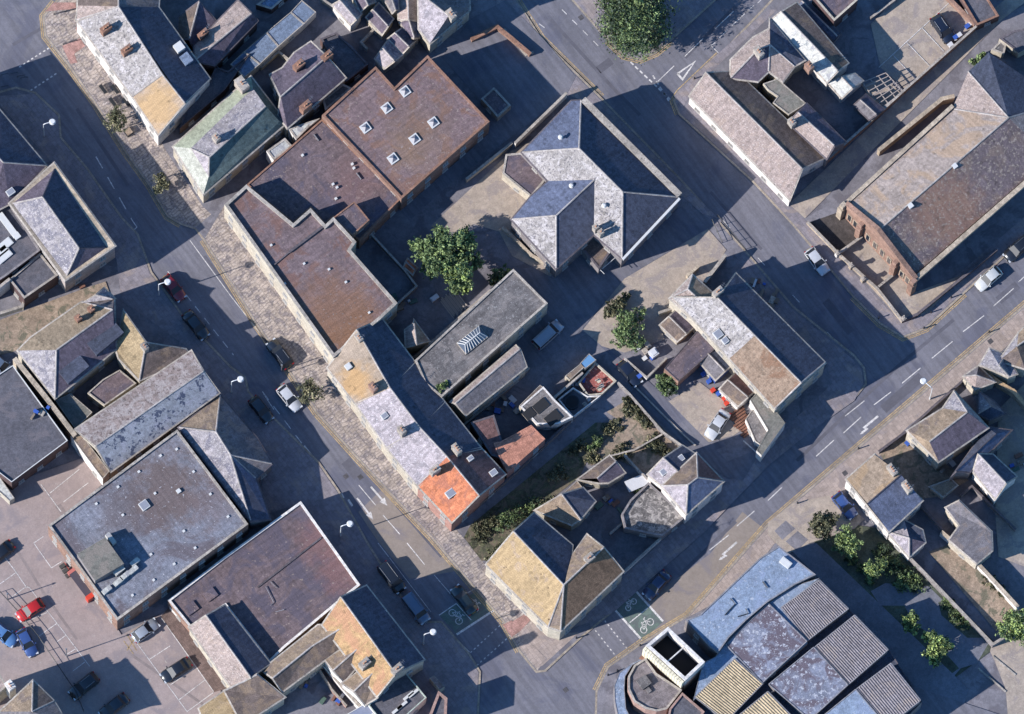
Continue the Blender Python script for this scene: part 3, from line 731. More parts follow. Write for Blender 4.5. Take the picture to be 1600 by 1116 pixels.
# ---- blue row
secs = [C((285,0),(375,75),(300,150),(215,75)),C((215,75),(300,150),(140,290),(65,200)),C((65,200),(140,290),(25,400),(-75,320)),C((-75,320),(25,400),(-70,480),(-160,400))]
for i,sq in enumerate(secs):
    flat(['northernmost blue-slated garage of the row by the dark lane','second blue-slated garage from the dark lane','third blue-slated garage from the dark lane','blue-slated garage at the west end of its row'][i],
         sq,3.6+.02*i,f_blue,tile=(1,0),wall=white_w,ph=.12,pw=.12,name='garage',cat='garage',group='row of blue-slated garages')
flat('dark blue roofed shed above the garage row near the top edge',C((1690-1594,60),(215,-40),(160,-90),(0,30)),3,f_blue,tile=(1,0),wall=dbrick_w,ph=.1)
# ---- pale houses at top centre
r = bld('large house with whitened south-west roof slope at the top edge beside the dark road',
    [(1010,-60,7),(1015,180,7),(1085,268,7),(1200,98,10),(1075,0,10),(1050,-120,10),(1330,60,7),(1325,-60,7)],
    [(s_white,0,1,2,3,4,5),(s_grey,2,6,3),(s_grey,3,6,7,5,4)],[0,1,2,6,7,5],cream_w,[(3,4),(4,5)],tile=(1,0))
chimney(r,1215,85,8.5,11,1.5,.9,2,mat=cap_l,tile=(1,0))
gable('low pink roofed range at the top edge against the whitened roof',C((880,-40),(890,120),(1010,130),(1012,-40)),(4.5,5.6),(s_pink,s_pink),C((945,-60),(950,118)),tile=(1,0))
gable('purple gabled cottage with cream verges, first below the top edge',C((690,108),(785,212),(852,118),(765,25)),(4.2,5.4),(s_purp,s_dark),C((730,62),(820,160)),tile=(1,0))
gable('purple gabled cottage above the pale hipped roof',C((828,242),(912,330),(992,250),(912,178)),(4.2,5.4),(s_purp,s_dark),C((868,208),(950,288)),tile=(1,0))
gable('pale roofed cottage in the yard north of the felt roofed hall',C((745,365),(800,425),(922,330),(835,238)),(3.8,5.2),(s_white,s_pale),C((790,300),(860,378)),tile=(1,0),wall=white_w)
gable('small slate hip between pink range and the whitened house roof',C((900,140),(955,230),(1012,235),(1010,125)),(4.2,5.4),(s_purp,s_blue),C((950,118),(985,235)),tile=(1,0))
gable('pale house beside the dark lane at the top edge',C((480,35),(590,152),(655,85),(560,-10)),(5,6.6),(s_white,s_pale),C((525,5),(622,118)),tile=(1,0),wall=white_w)
r = gable('purple gabled house cut by the top edge beside the pale lane house',C((600,-40),(650,70),(740,10),(700,-60)),(5,6.6),(s_purp,s_grey),tile=(1,0))
gable('slate gabled house at the top edge above the purple cottage',C((770,-60),(850,80),(885,60),(880,-60)),(5,6.4),(s_grey,s_blue),tile=(1,0))
free_wall('white garden wall enclosing the brown yard south of the cottages',C((785,210),(735,180),(655,262),(690,300)),2,tile=(1,0),mat=white_w)
free_wall('cream stepped wall beside the dark lane at the top',C((480,40),(420,0),(380,-50)),2,tile=(1,0),mat=cream_w)
free_wall('pale garden wall with weeds behind the blue garages',C((30,420),(140,320),(200,370)),2,tile=(1,0),mat=cream_w)
# ---- felt roofed halls
r = flat('big felt roofed hall with six white skylights',C((410,718),(745,413),(862,543),(1068,343),(1455,757),(905,1240)),8,f_purp,tile=(1,0),wall=brick_w,cap=cap_b,ph=.3,pw=.35,name='felt_roofed_hall')
for x,y in ((928,568),(815,672),(682,795),(1105,762),(988,865),(853,987)):
    (px,py),=T(1,0,(x,y)); p=P(px,py,8)
    m=MB(); m.box((p.x,p.y,7.5),1.35,1.35,.45,SD); f=m.build('skylight',trim_w,r)
    m=MB(); b4=[p+Vector((0,0,-.04))+SD*a*.48+Vector((-SD.y,SD.x,0))*b*.48 for a,b in((-1,-1),(1,-1),(1,1),(-1,1))]
    for i in range(4): m.face([b4[i],b4[(i+1)%4],p+Vector((0,0,.32))])
    m.build('glass_pyramid',MP('skylight_glass',(128,126,136),.5),f)
r = flat('middle felt roofed hall, lower, stepped between the skylight hall and the rusty roof',C((-60,35),(412,-376),(905,120),(800,226),(645,382),(600,352),(480,237),(430,282),(340,182),(232,277)),6,f_purp3,tile=(1,1),wall=brick_w,cap=cap_b,ph=.2,pw=.25,name='felt_roofed_hall')
for x,y in ((480,30),(505,50),(498,120),(290,-150),(600,-95),(610,-70)): roofbox(r,x,y,6.2,.35,.35,trim_w,'vent',tile=(1,1))
for x,y in ((375,-260),(640,-20)): roofbox(r,x,y,6.1,1.2,.12,lead_m,'roof_pipe',tile=(1,1))
r = flat('raised square felt roofed box between the two lower halls',C((478,240),(612,138),(707,255),(600,352)),8.2,f_purp3,tile=(1,1),wall=brick_w,cap=cap_b,ph=.15,pw=.2,name='plant_room',cat='plant room')
r = flat('long felt roofed shop range with a large rusty orange stain at its south end',C((-197,158),(-60,33),(232,275),(340,180),(432,282),(482,235),(625,390),(590,440),(882,772),(775,872),(482,1112)),9,f_purp2,tile=(1,1),wall=cream_w,cap=cap_l,ph=.55,pw=.45,name='felt_roofed_shop')
m=MB(); a,b=(P(*T(1,1,(430,285))[0],8.75),P(*T(1,1,(205,455))[0],8.75)); m.box(((a+b)/2).to_tuple()[:2]+(8.4,),(b-a).length,.35,.45,b-a); m.build('upstand',cap_d,r)
a,b=(P(*T(1,1,(205,455))[0],8.75),P(*T(1,1,(110,535))[0],8.75)); m=MB(); m.box(((a+b)/2).to_tuple()[:2]+(8.4,),(b-a).length,.2,.3,b-a); m.build('upstand',cap_d,r)
def dots(root,c_,r_,z,pts):
    for x,y in pts: roofbox(root,x,y,z,.32,.32,trim_w,'vent',tile=(c_,r_),sink=.5)
dots(r,1,1,8.75,((455,560),(300,525),(180,650),(560,640),(705,830),(95,410)))
flat('small brown flat roofed shed standing alone in the dark lane',C((1400,615),(1482,543),(1588,655),(1505,732)),3,f_purp3,tile=(1,0),wall=cap_l,ph=.1,name='shed',cat='shed')
# ---- small things in the yard behind
gable('small pale hipped outhouse beside the long walled roof',C((930,940),(935,1045),(1075,1005),(985,878)),(5.4,6.6),(s_pink,s_tan),C((985,900),(1000,1025)),tile=(1,1),name='outhouse',cat='outhouse')
gable('tiny red tiled shed on the yard wall beside the bushy trees',C((925,545),(975,590),(1000,550),(945,500)),(2.2,2.9),(s_oran,s_rose),tile=(1,1),name='shed',cat='shed')
free_wall('white edged yard wall running down from the felt roofs to the red shed',C((720,345),(925,565),(1000,665),(880,775)),2,.2,tile=(1,1),mat=grey_w)
free_wall('long pale wall from the slate terrace to the far end of the purple range',C((985,1110),(1594,575)),2.6,.3,tile=(1,1),mat=cream_w)
# ---- hipped hall with slate roofs
V=[(893,158,7),(908,157,7),(1061,308,7),(972,403,7),(928,366,7),(869,419,7),(800,343,7),(830,307,7),(857,283,7.0),(816,238,7),
   (905,232,10.6),(973,300,10.6),(869,337,9.6),(929,281,9.6)]
r = bld('large slate hipped hall with bright south-west slopes and a narrow blue wing',
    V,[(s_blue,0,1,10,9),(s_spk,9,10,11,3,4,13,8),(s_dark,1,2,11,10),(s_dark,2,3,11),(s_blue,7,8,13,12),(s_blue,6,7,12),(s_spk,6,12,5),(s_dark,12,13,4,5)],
    [0,1,2,3,4,5,6,7,8,9],grey_w,[(1,10),(9,10),(10,11),(11,2),(11,3),(12,13),(12,5),(6,12)],name='hipped_hall',cat='hall')
for x,y,z in ((876,214,9.2),(893,290,8.6),(944,321,9.2)):
    m=MB(); p=P(x,y,z+.4); m.tube([(p.x,p.y,z-.8),(p.x,p.y,z+.3)],.22,n=10); m.tube([(p.x,p.y,z+.3),(p.x,p.y,z+.55)],.4,.2,10); m.build('vent',trim_w,r)
m=MB(); A=P(911,155,7.4); B=P(1062,305,7.4); d=B-A; mid=(A+B)/2; m.box((mid.x,mid.y,6.2),d.length,.95,1.2,d); m.build('parapet',cap_l,r)
m=MB(); A=P(1062,310,7.2); B=P(973,405,7.2); d=B-A; mid=(A+B)/2; m.box((mid.x,mid.y,6.6),d.length,.35,.6,d); m.build('parapet',trim_w,r)
for x,y in ((931,354),(939,362)): chimney(r,x,y,7.2,10,.7,.7,1,mat=cap_l)
flat('low brown flat roof at the west side of the slate hipped hall',C((-40,960),(60,950),(210,1120),(120,1230),(-60,1080)),4.4,f_purp3,tile=(2,0),wall=cream_w,cap=cap_l,ph=.12)
r = flat('small brown porch with white railings below the slate hipped hall',C((428,422),(505,352),(622,440),(540,562)),4.2,s_brown,tile=(2,1),wall=grey_w,cap=cap_d,ph=.1,name='porch',cat='porch')
fr=MB()
for a_,b_ in (((545,545),(640,445)),((560,560),(665,470)),((550,565),(575,590))):
    q=T(2,1,a_,b_); fr.tube([P(*q[0],3.4),P(*q[1],3.4)],.05); fr.tube([P(*q[0],2.9),P(*q[1],2.9)],.05)
fr.build('railing',trim_w,r)
free_wall('white topped wall beside the dark lane north of the hipped hall',C((20,890),(340,578)),3,.3,tile=(2,0),mat=white_w)
free_wall('low pale wall along the sandy yard by the dark lane',C((1310,1116),(1594,888)),2,.3,tile=(1,0),mat=cream_w)
free_wall('pale kinked yard wall at the west corner of the slate wing',C((-60,300),(0,350),(120,470),(240,540)),1.8,.3,tile=(2,1),mat=cream_w,cap=stone_w)
free_wall('dark recessed planter wall on the pavement by the top road',C((-50,180),(90,340),(130,325)),.8,.25,tile=(2,0),mat=cream_w)
free_wall('brown brick wall corner across the dark road at the top',C((1340,245),(1500,165),(1594,240),(1700,330)),1.4,.5,tile=(1,0),mat=brick_w,cap=cap_b)
# ---- north-east block
r = bld('long house with pinkish lichened roof slope along the north-east pavement',
    [(1078,150,5.4),(1234,311,5.4),(1253,263,7.0),(1104,114,7.0),(1150,112,5.4),(1289,246,5.4)],[(s_pink,0,1,2,3),(s_brown,3,2,5,4)],[0,1,2,5,4,3],white_w,[(2,3)],name='long_house')
r = bld('short parallel house with pink strip roof and cream chimney behind the long pinkish roof',
    [(130,765,6.4),(365,985,6.4),(412,905,7.4),(188,700,7.4),(242,648,6.4),(478,882,6.4)],[(s_pink,0,1,2,3),(s_purp,3,2,5,4)],[0,1,2,5,4,3],grey_w,[(2,3)],tile=(3,0))
chimney(r,150,755,6.6,9,1.1,.8,2,mat=cap_l,tile=(3,0))
flat('green-grey stepped flat roof between the two pinkish roofs',C((-30,520),(60,490),(240,645),(130,715),(30,640),(60,600),(0,560)),5.6,f_moss,tile=(3,0),ph=.1,pw=.15)
r = bld('peach hipped house with purple hollow and dark slate back at the top right road',
    [(1142,122,6),(1142,94,6),(1177,59,6),(1203,45,6.3),(1203,30,6),(1257,94,6),(1241,103,6),(1223,127,6),(1201,111,6),(1184,127,6),(1203,70,7.8),(1184,78,7.4)],
    [(s_pink,0,1,2,3,10,11),(s_purp,0,11,10,8,9),(s_pink,10,6,7,8),(s_dark,3,4,5,6,10)],[0,1,2,3,4,5,6,7,8,9],cream_w,[(0,11),(11,10),(8,10),(6,10)])
chimney(r,1186,80,6.6,9.4,1.5,.9,2,mat=cap_l)
r = bld('long white roofed house with purple back slope beside the shaded yard',
    [(20,128,5.6),(368,510,5.6),(434,440,6.6),(85,76,6.6),(180,18,5.6),(497,392,5.6)],[(f_wht,0,1,2,3),(s_brown,3,2,5,4)],[0,1,2,5,4,3],white_w,[(2,3)],tile=(3,0),name='long_house')
chimney(r,258,408,5.6,8.6,1.2,.9,2,mat=brick_w,tile=(3,0))
gable('white hipped shed south of the long white roof',C((378,515),(460,608),(588,502),(540,460)),(4,4.8),(f_wht,f_wht),tile=(3,0),wall=white_w,name='shed',cat='shed')
r=flat('brown felt roof with cream kerb at the top edge above the shaded yard',C((280,-20),(412,132),(560,0),(520,-80)),6,f_purp3,tile=(3,0),wall=dbrick_w,cap=cream_w)
gable('narrow glazed lean-to in the dark gap beside the long white house',C((190,30),(410,250),(450,210),(230,-10)),(3,3.6),(s_blue,s_dark),tile=(3,0),wall=grey_w,name='lean_to',cat='lean-to')
gable('small grey roofed shed beside the slatted timber deck',C((540,655),(630,742),(720,680),(610,590)),(3,3.7),(s_grey,s_purp),C((575,622),(675,712)),tile=(3,0),name='shed',cat='shed',wall=grey_w)
# pergola
q=[P(x,y,2.6) for x,y in T(3,0,(590,512),(735,453),(842,570),(700,678))]
root=mkroot('pergola','timber pergola grid at the corner of the upper right yard','pergola',q)
m=MB(); m.poly([Vector((p.x,p.y,.25)) for p in q]); m.build('deck',sand_m,root)
def lerp(a,b,t): return a+(b-a)*t
for i in range(7):
    t=i/6; m=MB(); a=lerp(q[0],q[3],t); b=lerp(q[1],q[2],t); m.box(((a+b)/2).to_tuple()[:2]+(2.45,),(b-a).length,.11,.15,b-a); m.build('rafter',MP('timber_pale',(186,172,162),.7),root)
for i in range(4):
    t=i/3; m=MB(); a=lerp(q[0],q[1],t); b=lerp(q[3],q[2],t); m.box(((a+b)/2).to_tuple()[:2]+(2.3,),(b-a).length,.12,.14,b-a); m.build('beam',MP('timber_pale',(186,172,162),.7),root)
for p in q: m=MB(); m.box((p.x,p.y,.1),.15,.15,2.3,SD); m.build('post',MP('timber_pale',(186,172,162),.7),root)
free_wall('long brick wall between the shaded alley and the upper right yards',C((360,1000),(620,770),(850,560),(1300,160)),2.6,.25,tile=(3,0),mat=brick_w)
free_wall('orange brick wall at the upper edge of the parking yard',C((1110,-30),(1290,150)),2.2,.4,tile=(3,0),mat=brick_w,cap=brick_w)
free_wall('thin wall along the dark side of the parking yard',C((640,110),(800,-10),(850,-50)),1.6,.2,tile=(3,0),mat=grey_w)
flat('dark building in the top right corner beside the sandy lane',C((1180,-40),(1300,160),(1440,100),(1340,-60)),3.4,f_gold,tile=(3,0),wall=dbrick_w,cap=cap_b)
flat('grey shed roof in the dark yards at the right edge',C((1390,310),(1450,250),(1485,280),(1470,340)),2.8,f_grey,tile=(3,0),ph=.1,name='shed',cat='shed')
flat('dark slate outbuilding at the right edge near the sandy lane',C((1440,240),(1530,190),(1680,160),(1700,260),(1560,330)),3.6,f_gold,tile=(3,0),ph=.1,name='shed',cat='shed',cap=cap_d)
# ---- the chapel
V=[(1323,315,6.9),(1429,430,6.9),(1640,246,6.9),(1488,170,6.9),(1513,112,6.9),(1373,360,10.3),(1576,184,10.7),(1660,160,6.9),(1545,82,6.9),(1640,262,10.3)]
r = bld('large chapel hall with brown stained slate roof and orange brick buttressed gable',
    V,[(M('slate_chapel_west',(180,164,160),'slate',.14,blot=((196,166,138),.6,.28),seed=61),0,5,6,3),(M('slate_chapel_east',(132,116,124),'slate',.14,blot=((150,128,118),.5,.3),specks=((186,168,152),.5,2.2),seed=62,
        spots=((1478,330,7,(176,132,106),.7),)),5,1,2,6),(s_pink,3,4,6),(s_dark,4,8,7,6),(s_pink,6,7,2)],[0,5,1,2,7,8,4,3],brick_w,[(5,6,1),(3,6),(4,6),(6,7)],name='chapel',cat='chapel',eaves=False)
def wallstrip(root,a,b,h0,h1,wd,mat,name='parapet'):
    m=MB(); A=P(*a,h1); B=P(*b,h1); d=B-A; mid=(A+B)/2; m.box((mid.x,mid.y,h0),d.length,wd,h1-h0,d); return m.build(name,mat,root)
wallstrip(r,(1430,436),(1640,252),6.3,7.4,.7,stone_w); wallstrip(r,(1322,317),(1489,165),6.3,7.4,.6,stone_w)
m=MB(); A=P(1321,317,7.6); B=P(1431,436,7.6); Rg=P(1372,356,12); Aw=Vector((-SD.y,SD.x,0))
out=Vector((A.y-B.y,B.x-A.x,0)).normalized()*-1
if out.y>0: out=-out
prof=[A,Vector((Rg.x,Rg.y,11.0)),B]
f0=[p+out*.25 for p in prof]; b0=[p-out*.45 for p in prof]
for i in range(2): m.face([f0[i],f0[i+1],b0[i+1],b0[i]],up=True)
lo=[Vector((f0[0].x,f0[0].y,.1)),Vector((f0[2].x,f0[2].y,.1))]
m.face([lo[0],lo[1],f0[2],f0[1],f0[0]]); lo2=[Vector((b0[0].x,b0[0].y,.1)),Vector((b0[2].x,b0[2].y,.1))]
m.face([lo2[0],lo2[1],b0[2],b0[1],b0[0]][::-1]); m.face([lo[0],f0[0],b0[0],lo2[0]]); m.face([lo[1],f0[2],b0[2],lo2[1]])
gb=m.build('gable_wall',[brick_w],r)
d=(B-A); d.z=0; dn=d.normalized()
for t,hh in ((0.0,8.2),(.26,8.9),(.75,8.5),(1.0,8.2)):
    p=A+d*t+out*.55; m=MB(); m.box((p.x,p.y,.1),.9,1.0,hh-2.2,dn); m.box((p.x-out.x*.15,p.y-out.y*.15,.1),.7,.8,hh-.6,dn,0); m.build('buttress',stone_w if t in(0.0,) else brick_w,r)
for t in (.10,.18,.36,.46,.56,.66,.84,.92):
    p=A+d*t+out*.27; m=MB(); m.box((p.x,p.y,1.6),.9,.12,3.4,dn,0); m.box((p.x+out.x*.03,p.y+out.y*.03,1.8),.6,.12,3.0,dn,1); m.build('window',[stone_w,glass_m],r)
for (x,y) in ((1423,321),(1492,259)): roofbox(r,x,y,10.7,.7,.7,trim_w,'roof_vent')
free_wall('stone topped aisle wall along the shaded side of the chapel',C((690,935),(1085,615),(1150,600)),3.4,.5,tile=(3,0),mat=stone_w,cap=stone_w)
free_wall('low stone wall with piers along the chapel forecourt',C((245,265),(440,465),(680,680),(835,880)),1.3,.3,tile=(3,1),mat=stone_w,cap=cap_l)
free_wall('dark boundary wall curving round the east side of the chapel forecourt',C((835,880),(930,840),(1200,620),(1420,440)),1.5,.3,tile=(3,1),mat=dbrick_w,cap=cap_d)
free_wall('short cross wall from the chapel gable to its forecourt pier',C((440,460),(585,355)),1.6,.3,tile=(3,1),mat=cream_w)
free_wall('second cross wall in the chapel forecourt by the corner',C((680,675),(780,595)),1.2,.25,tile=(3,1),mat=cream_w)
def gpier(label,c,r_,x,y,h=2.2,mat=None):
    (px,py),=T(c,r_,(x,y)); p=P(px,py,h); root=mkroot('gate_pier',label,'gate pier',[p]); root.location=(p.x,p.y,.12); OFF[root.name]=Vector(root.location)
    m=MB(); m.box((p.x,p.y,.1),.5,.5,h-.1,SD); m.build('shaft',mat or stone_w,root); m=MB(); m.box((p.x,p.y,h),.65,.65,.12,SD); m.box((p.x,p.y,h+.12),.35,.35,.15,SD); m.build('cap',cap_l,root)
gpier('tall white gate pier at the chapel forecourt wall',3,1,432,458,2.4,white_w)
gpier('stone gate pier at the chapel forecourt, second from the white pier',3,1,518,535)
gpier('stone gate pier at the chapel forecourt, third from the white pier',3,1,592,618)
gpier('stone gate pier at the rounded street corner of the chapel forecourt',3,1,845,865,2.0)
# ---- central terrace
E=[(435,62),(625,285),(820,560),(1010,795),(1220,1018)]; Rr=[(640,-85),(835,185),(1020,430),(1190,612),(1387,850)]; NN=[(785,-250),(985,22),(1170,270),(1400,560),(1550,722)]
tl=['tan roofed terraced house with orange lichen patch beside the rusty felt roof','whitened slate terraced house next to the tan roof','whitened slate terraced house next to the orange tiled end house','end terrace house with bright orange tiled front slope']
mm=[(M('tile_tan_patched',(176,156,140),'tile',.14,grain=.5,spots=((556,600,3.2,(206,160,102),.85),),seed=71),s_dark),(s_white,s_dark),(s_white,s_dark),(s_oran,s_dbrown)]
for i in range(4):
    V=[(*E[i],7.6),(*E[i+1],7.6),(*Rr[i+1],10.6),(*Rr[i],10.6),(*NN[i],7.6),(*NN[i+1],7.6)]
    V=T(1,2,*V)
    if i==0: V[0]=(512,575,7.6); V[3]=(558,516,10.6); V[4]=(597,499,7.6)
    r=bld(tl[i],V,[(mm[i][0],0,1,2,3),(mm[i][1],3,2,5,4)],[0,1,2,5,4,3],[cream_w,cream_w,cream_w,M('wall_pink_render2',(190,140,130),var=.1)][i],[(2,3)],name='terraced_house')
    if i==0: chimney(r,583,604,8.8,11.6,1.3,.8,2,mat=brick_w); rooflight(r,575,50,9.4,.9,.9,tile=(1,2),glass=trim_w); chimney(r,561,527,9,11.4,1.2,.7,2,mat=cap_l)
    if i==1: chimney(r,628,671,9.2,12,1.2,.8,2,mat=cap_l); rooflight(r,800,358,9.3,.8,1.0,tile=(1,2))
    if i==2: chimney(r,1250,560,9.5,12.4,1.5,.8,3,mat=cap_l,tile=(1,2)); chimney(r,1115,690,9.6,12,1.5,.8,2,mat=cap_l,tile=(1,2),ax=(.8,.6,0))
    if i==3:
        rooflight(r,1212,840,9.3,1.1,1.4,tile=(1,2)); rooflight(r,1335,622,9.7,.7,.9,tile=(1,2)); rooflight(r,1478,712,8.7,.9,1.1,tile=(1,2))
# rear ranges
r=flat('long grey felt flat roof with a pitched glass skylight behind the terrace',[(802,420),(856,474),(690,621),(664,600),(648,563)],7.8,f_grey,cap=cap_l,ph=.25,pw=.3,name='rear_range')
fr=MB(); gl=MB(); c0=P(738,530,8.4); ax=(P(760,512,8)-P(718,545,8)); ax.z=0; ax.normalize(); ay=Vector((-ax.y,ax.x,0))
fr.box((c0.x,c0.y,7.4),4.2,2.2,.45,ax); f=fr.build('skylight',cap_l,r)
A0=[c0+ax*a*2.0+ay*b*1.0+Vector((0,0,-.5)) for a,b in((-1,-1),(1,-1),(1,1),(-1,1))]; T0=c0+ax*1.4+Vector((0,0,.45)); T1=c0-ax*1.4+Vector((0,0,.45))
gl.face([A0[0],A0[1],T0,T1]); gl.face([A0[2],A0[3],T1,T0]); gl.face([A0[1],A0[2],T0]); gl.face([A0[3],A0[0],T1]); gl.build('glazing',MP('glass_skylight',(92,104,122),.1),f)
bars=MB()
for i in range(9):
    t=i/8; a=lerp(A0[0],A0[1],t); b=lerp(T1,T0,t); a2=lerp(A0[3],A0[2],t); bars.tube([a,b],.07,n=4); bars.tube([b,a2],.07,n=4)
bars.tube([T0,T1],.08,n=4); bars.build('glazing_bars',trim_w,f)
r=gable('narrow grey gabled rear wing with a dark slate slope beside the long felt roof',[(705,628),(806,541),(822,573),(728,648)],(6.8,7.9),(s_pink,s_grey),[(712,630),(812,546)],name='rear_wing')
flat('low pinkish red tiled rear extension behind the orange end house',[(771,692),(782,690),(830,664),(852,686),(793,738),(780,715)],6.8,s_rose,wall=M('wall_rose',(176,130,128),var=.1),cap=s_rose,ph=.06,pw=.2,name='rear_extension')
flat('dark link roof between the orange end house and its red extension',[(735,660),(772,648),(785,690),(782,716),(768,712)],6.6,s_dbrown,wall=dbrick_w,cap=cap_d,ph=.1)
# terrace with red decking
r=flat('white edged roof terrace with dark roof openings',T(2,2,(50,300),(195,175),(270,260),(380,365),(285,410),(155,412)),4.2,f_grey,wall=white_w,cap=white_w,ph=.1,pw=.25,name='roof_terrace',cat='roof terrace')
for x,y,a,b in ((180,295,2.2,1.5),(255,370,2.3,1.6),(105,345,1.6,1.4)):
    m=MB(); (px,py),=T(2,2,(x,y)); p=P(px,py,4.3); m.box((p.x,p.y,4.0),a,b,.3,(.76,.65,0),0,1); m.build('roof_opening',[cap_l,dark_m],r)
flat('red floored courtyard enclosed by a pale wall beside the back alley',T(2,2,(410,150),(520,22),(652,140),(560,225),(470,235)),1.4,M('red_floor',(178,96,92),var=.15,specks=((210,190,180),.4,2)),wall=cream_w,cap=cream_w,ph=.9,pw=.25,name='courtyard',cat='courtyard',win=False)
flat('pale courtyard with a dark round tub between the red court and roof terrace',T(2,2,(285,255),(380,180),(470,235),(555,230),(380,370)),1.6,block_m,wall=white_w,cap=white_w,ph=.9,pw=.2,name='courtyard',cat='courtyard',win=False)
m=MB(); (px,py),=T(2,2,(375,270)); p=P(px,py,1.6); m.tube([(p.x,p.y,.6),(p.x,p.y,1.5)],1.05,n=24,mi=0); m.tube([(p.x,p.y,1.5),(p.x,p.y,1.56)],.9,n=24,mi=1); o=m.build('round_tub',[iron_m,dark_m]); tag(o,'large dark round tub in the pale courtyard','tub')
for i,(x,y,cc) in enumerate(((480,255,(210,205,200)),(455,285,(176,170,160)),(540,140,(226,214,190)),(560,170,(190,180,170)),(510,190,(120,70,66)),(545,190,(214,200,176)),(455,215,(90,90,100)))):
    (px,py),=T(2,2,(x,y)); p=P(px,py,1.2); rt=mkroot('garden_chair',['pale garden chair beside the dark round tub','beige garden chair at the alley side of the pale court','cream garden chair near the top of the red court','grey garden chair in the middle of the red court','dark red garden chair at the west side of the red court','beige garden chair nearest the alley in the red court','dark garden chair against the red court wall'][i],'chair',[p],group='garden chairs in the walled courts')
    zf=.72; mt=MP('chair_%d'%i,cc,.6); m=MB(); m.box((p.x,p.y,zf+.4),.55,.55,.06,SD); m.build('seat',mt,rt); m=MB(); m.box((p.x-.25,p.y+.1,zf+.46),.06,.5,.45,SD); m.build('backrest',mt,rt)
    for sx in(-.22,.22):
        for sy in(-.22,.22): m=MB(); m.box((p.x+sx,p.y+sy,zf-.05),.05,.05,.45,SD); m.build('leg',mt,rt)
flat('small brown roofed store between roof terrace and shaded lane',T(2,2,(45,295),(175,165),(200,185),(60,320)),4.0,s_brown,ph=.06,pw=.1,name='store',cat='shed')
flat('tan roofed store beside the blue covered end of the red court',T(2,2,(330,110),(430,30),(450,55),(360,135)),2.6,s_tan,ph=.06,pw=.1,name='store',cat='shed')
flat('light blue covered porch at the top of the red court',T(2,2,(425,30),(480,-30),(525,10),(455,65)),2.6,MP('blue_sheet',(110,160,205),.5),ph=.06,pw=.08,name='porch',cat='porch')
free_wall('white wall dividing the back courts and the shaded lane',T(2,2,(260,245),(440,90)),2.4,.2,mat=white_w)
free_wall('grey garden wall dropping from the terrace rear to the weedy garden',T(2,2,(-200,900),(50,680),(380,370)),2.2,.25,mat=grey_w,cap=cap_d)
free_wall('grey rendered alley wall along the overgrown plot',T(2,2,(660,150),(730,220),(940,460),(1060,545)),1.8,.2,mat=grey_w)
free_wall('thin yard divider across the weedy plot beside the alley',T(2,2,(620,605),(760,570),(940,470)),1.2,.15,mat=cream_w)
free_wall('low pale wall along the terrace side of the dark back gardens',T(1,2,(1280,425),(1594,165),(1700,60)),2.0,.2,mat=grey_w)
# ---- house group right of the alley
flat('low purple felt roofed garage with orange brick side wall',[(1038,576),(1089,517),(1120,543),(1060,596)],4,f_purp3,wall=brick_w,cap=cap_d,ph=.08,pw=.12,name='garage',cat='garage',win=False)
gable('dark slate roofed outbuilding with blue boarded side by the small car yard',[(1094,566),(1118,593),(1146,568),(1120,543)],(3.4,4),(s_grey,s_dark),name='outbuilding',cat='outbuilding',wall=MP('blue_boards',(60,90,160),.6))
r=gable('brown pitched outbuilding with white walls beside red bins',[(1125,608),(1153,634),(1182,608),(1150,583)],(3.6,4.6),(s_brown,s_dbrown),[(1138,594),(1168,620)],name='outbuilding',cat='outbuilding',wall=white_w)
V=[(1052,465,8.4),(1090,505,8.4),(1140,560,8.4),(1211,638,8.4),(1252,598,11.2),(1180,524,11.2),(1122,466,11.2),(1150,428,8.6),(1289,567,8.6)]
r=bld('long house with pale mottled and brown lichened front roof and dark slate back slope',V,[(s_spk,0,1,6),(s_spk,1,2,5,6),(M('tile_brown_lichen',(158,132,114),'tile',.14,blot=((150,112,86),.5,.3),specks=((186,170,150),.2,4),seed=72),2,3,4,5),(s_dark,6,4,8,7),(s_tan,3,8,4)],[0,1,2,3,8,7,6],cream_w,[(4,6),(3,4),(4,8)],name='long_house')
chimney(r,1122,455,9,12.4,1.6,.8,2,mat=cap_l,ax=(.75,.65,0)); rooflight(r,1122,522,9.5,1.2,1.2); rooflight(r,1133,532,9.5,.9,.9)
r=gable('tan hipped block at the north end of the long mottled house',[(1047,466),(1092,506),(1122,466),(1082,430)],(8.0,9.0),(s_pink,s_tan,s_pink,s_pink),hip=True,r=[(1075,452),(1100,475)])
flat('low white edged extension with clutter south of the brown lichened roof',[(1165,655),(1175,640),(1210,672),(1195,700),(1180,690)],2.8,f_grey,wall=white_w,cap=cap_l,ph=.1,pw=.12)
flat('flat tan roofed house between the timber stack and the dark corner street',[(1172,625),(1187,608),(1227,661),(1190,712),(1182,704),(1200,672)],5,f_moss,wall=white_w,cap=f_moss,ph=.05,pw=.15)
gable('small pinkish gabled shed beside the alley shrubs',[(1032,508),(1058,533),(1088,507),(1062,480)],(3,3.9),(s_brown,s_purp),[(1046,495),(1072,521)],name='shed',cat='shed')
free_wall('cream wall round the sandy yard next to the alley shrubs',T(2,1,(985,740),(1010,800),(920,830)),2,.3,mat=cream_w)
free_wall('stepped stone wall at the north gate of the sandy yard',T(2,1,(1090,600),(1160,540)),2.2,.4,mat=stone_w,cap=stone_w)
free_wall('tall pale wall between the sandy yard and the corner street',T(2,1,(1330,470),(1200,640)),3.0,.4,mat=grey_w)
free_wall('alley wall along the shrubby yard',T(2,2,(700,0),(840,120),(880,80),(960,0)),1.6,.2,mat=white_w)
free_wall('white wall along the side of the parked white car yard',T(2,2,(760,170),(1020,430),(1140,540)),.5,.15,mat=white_w)
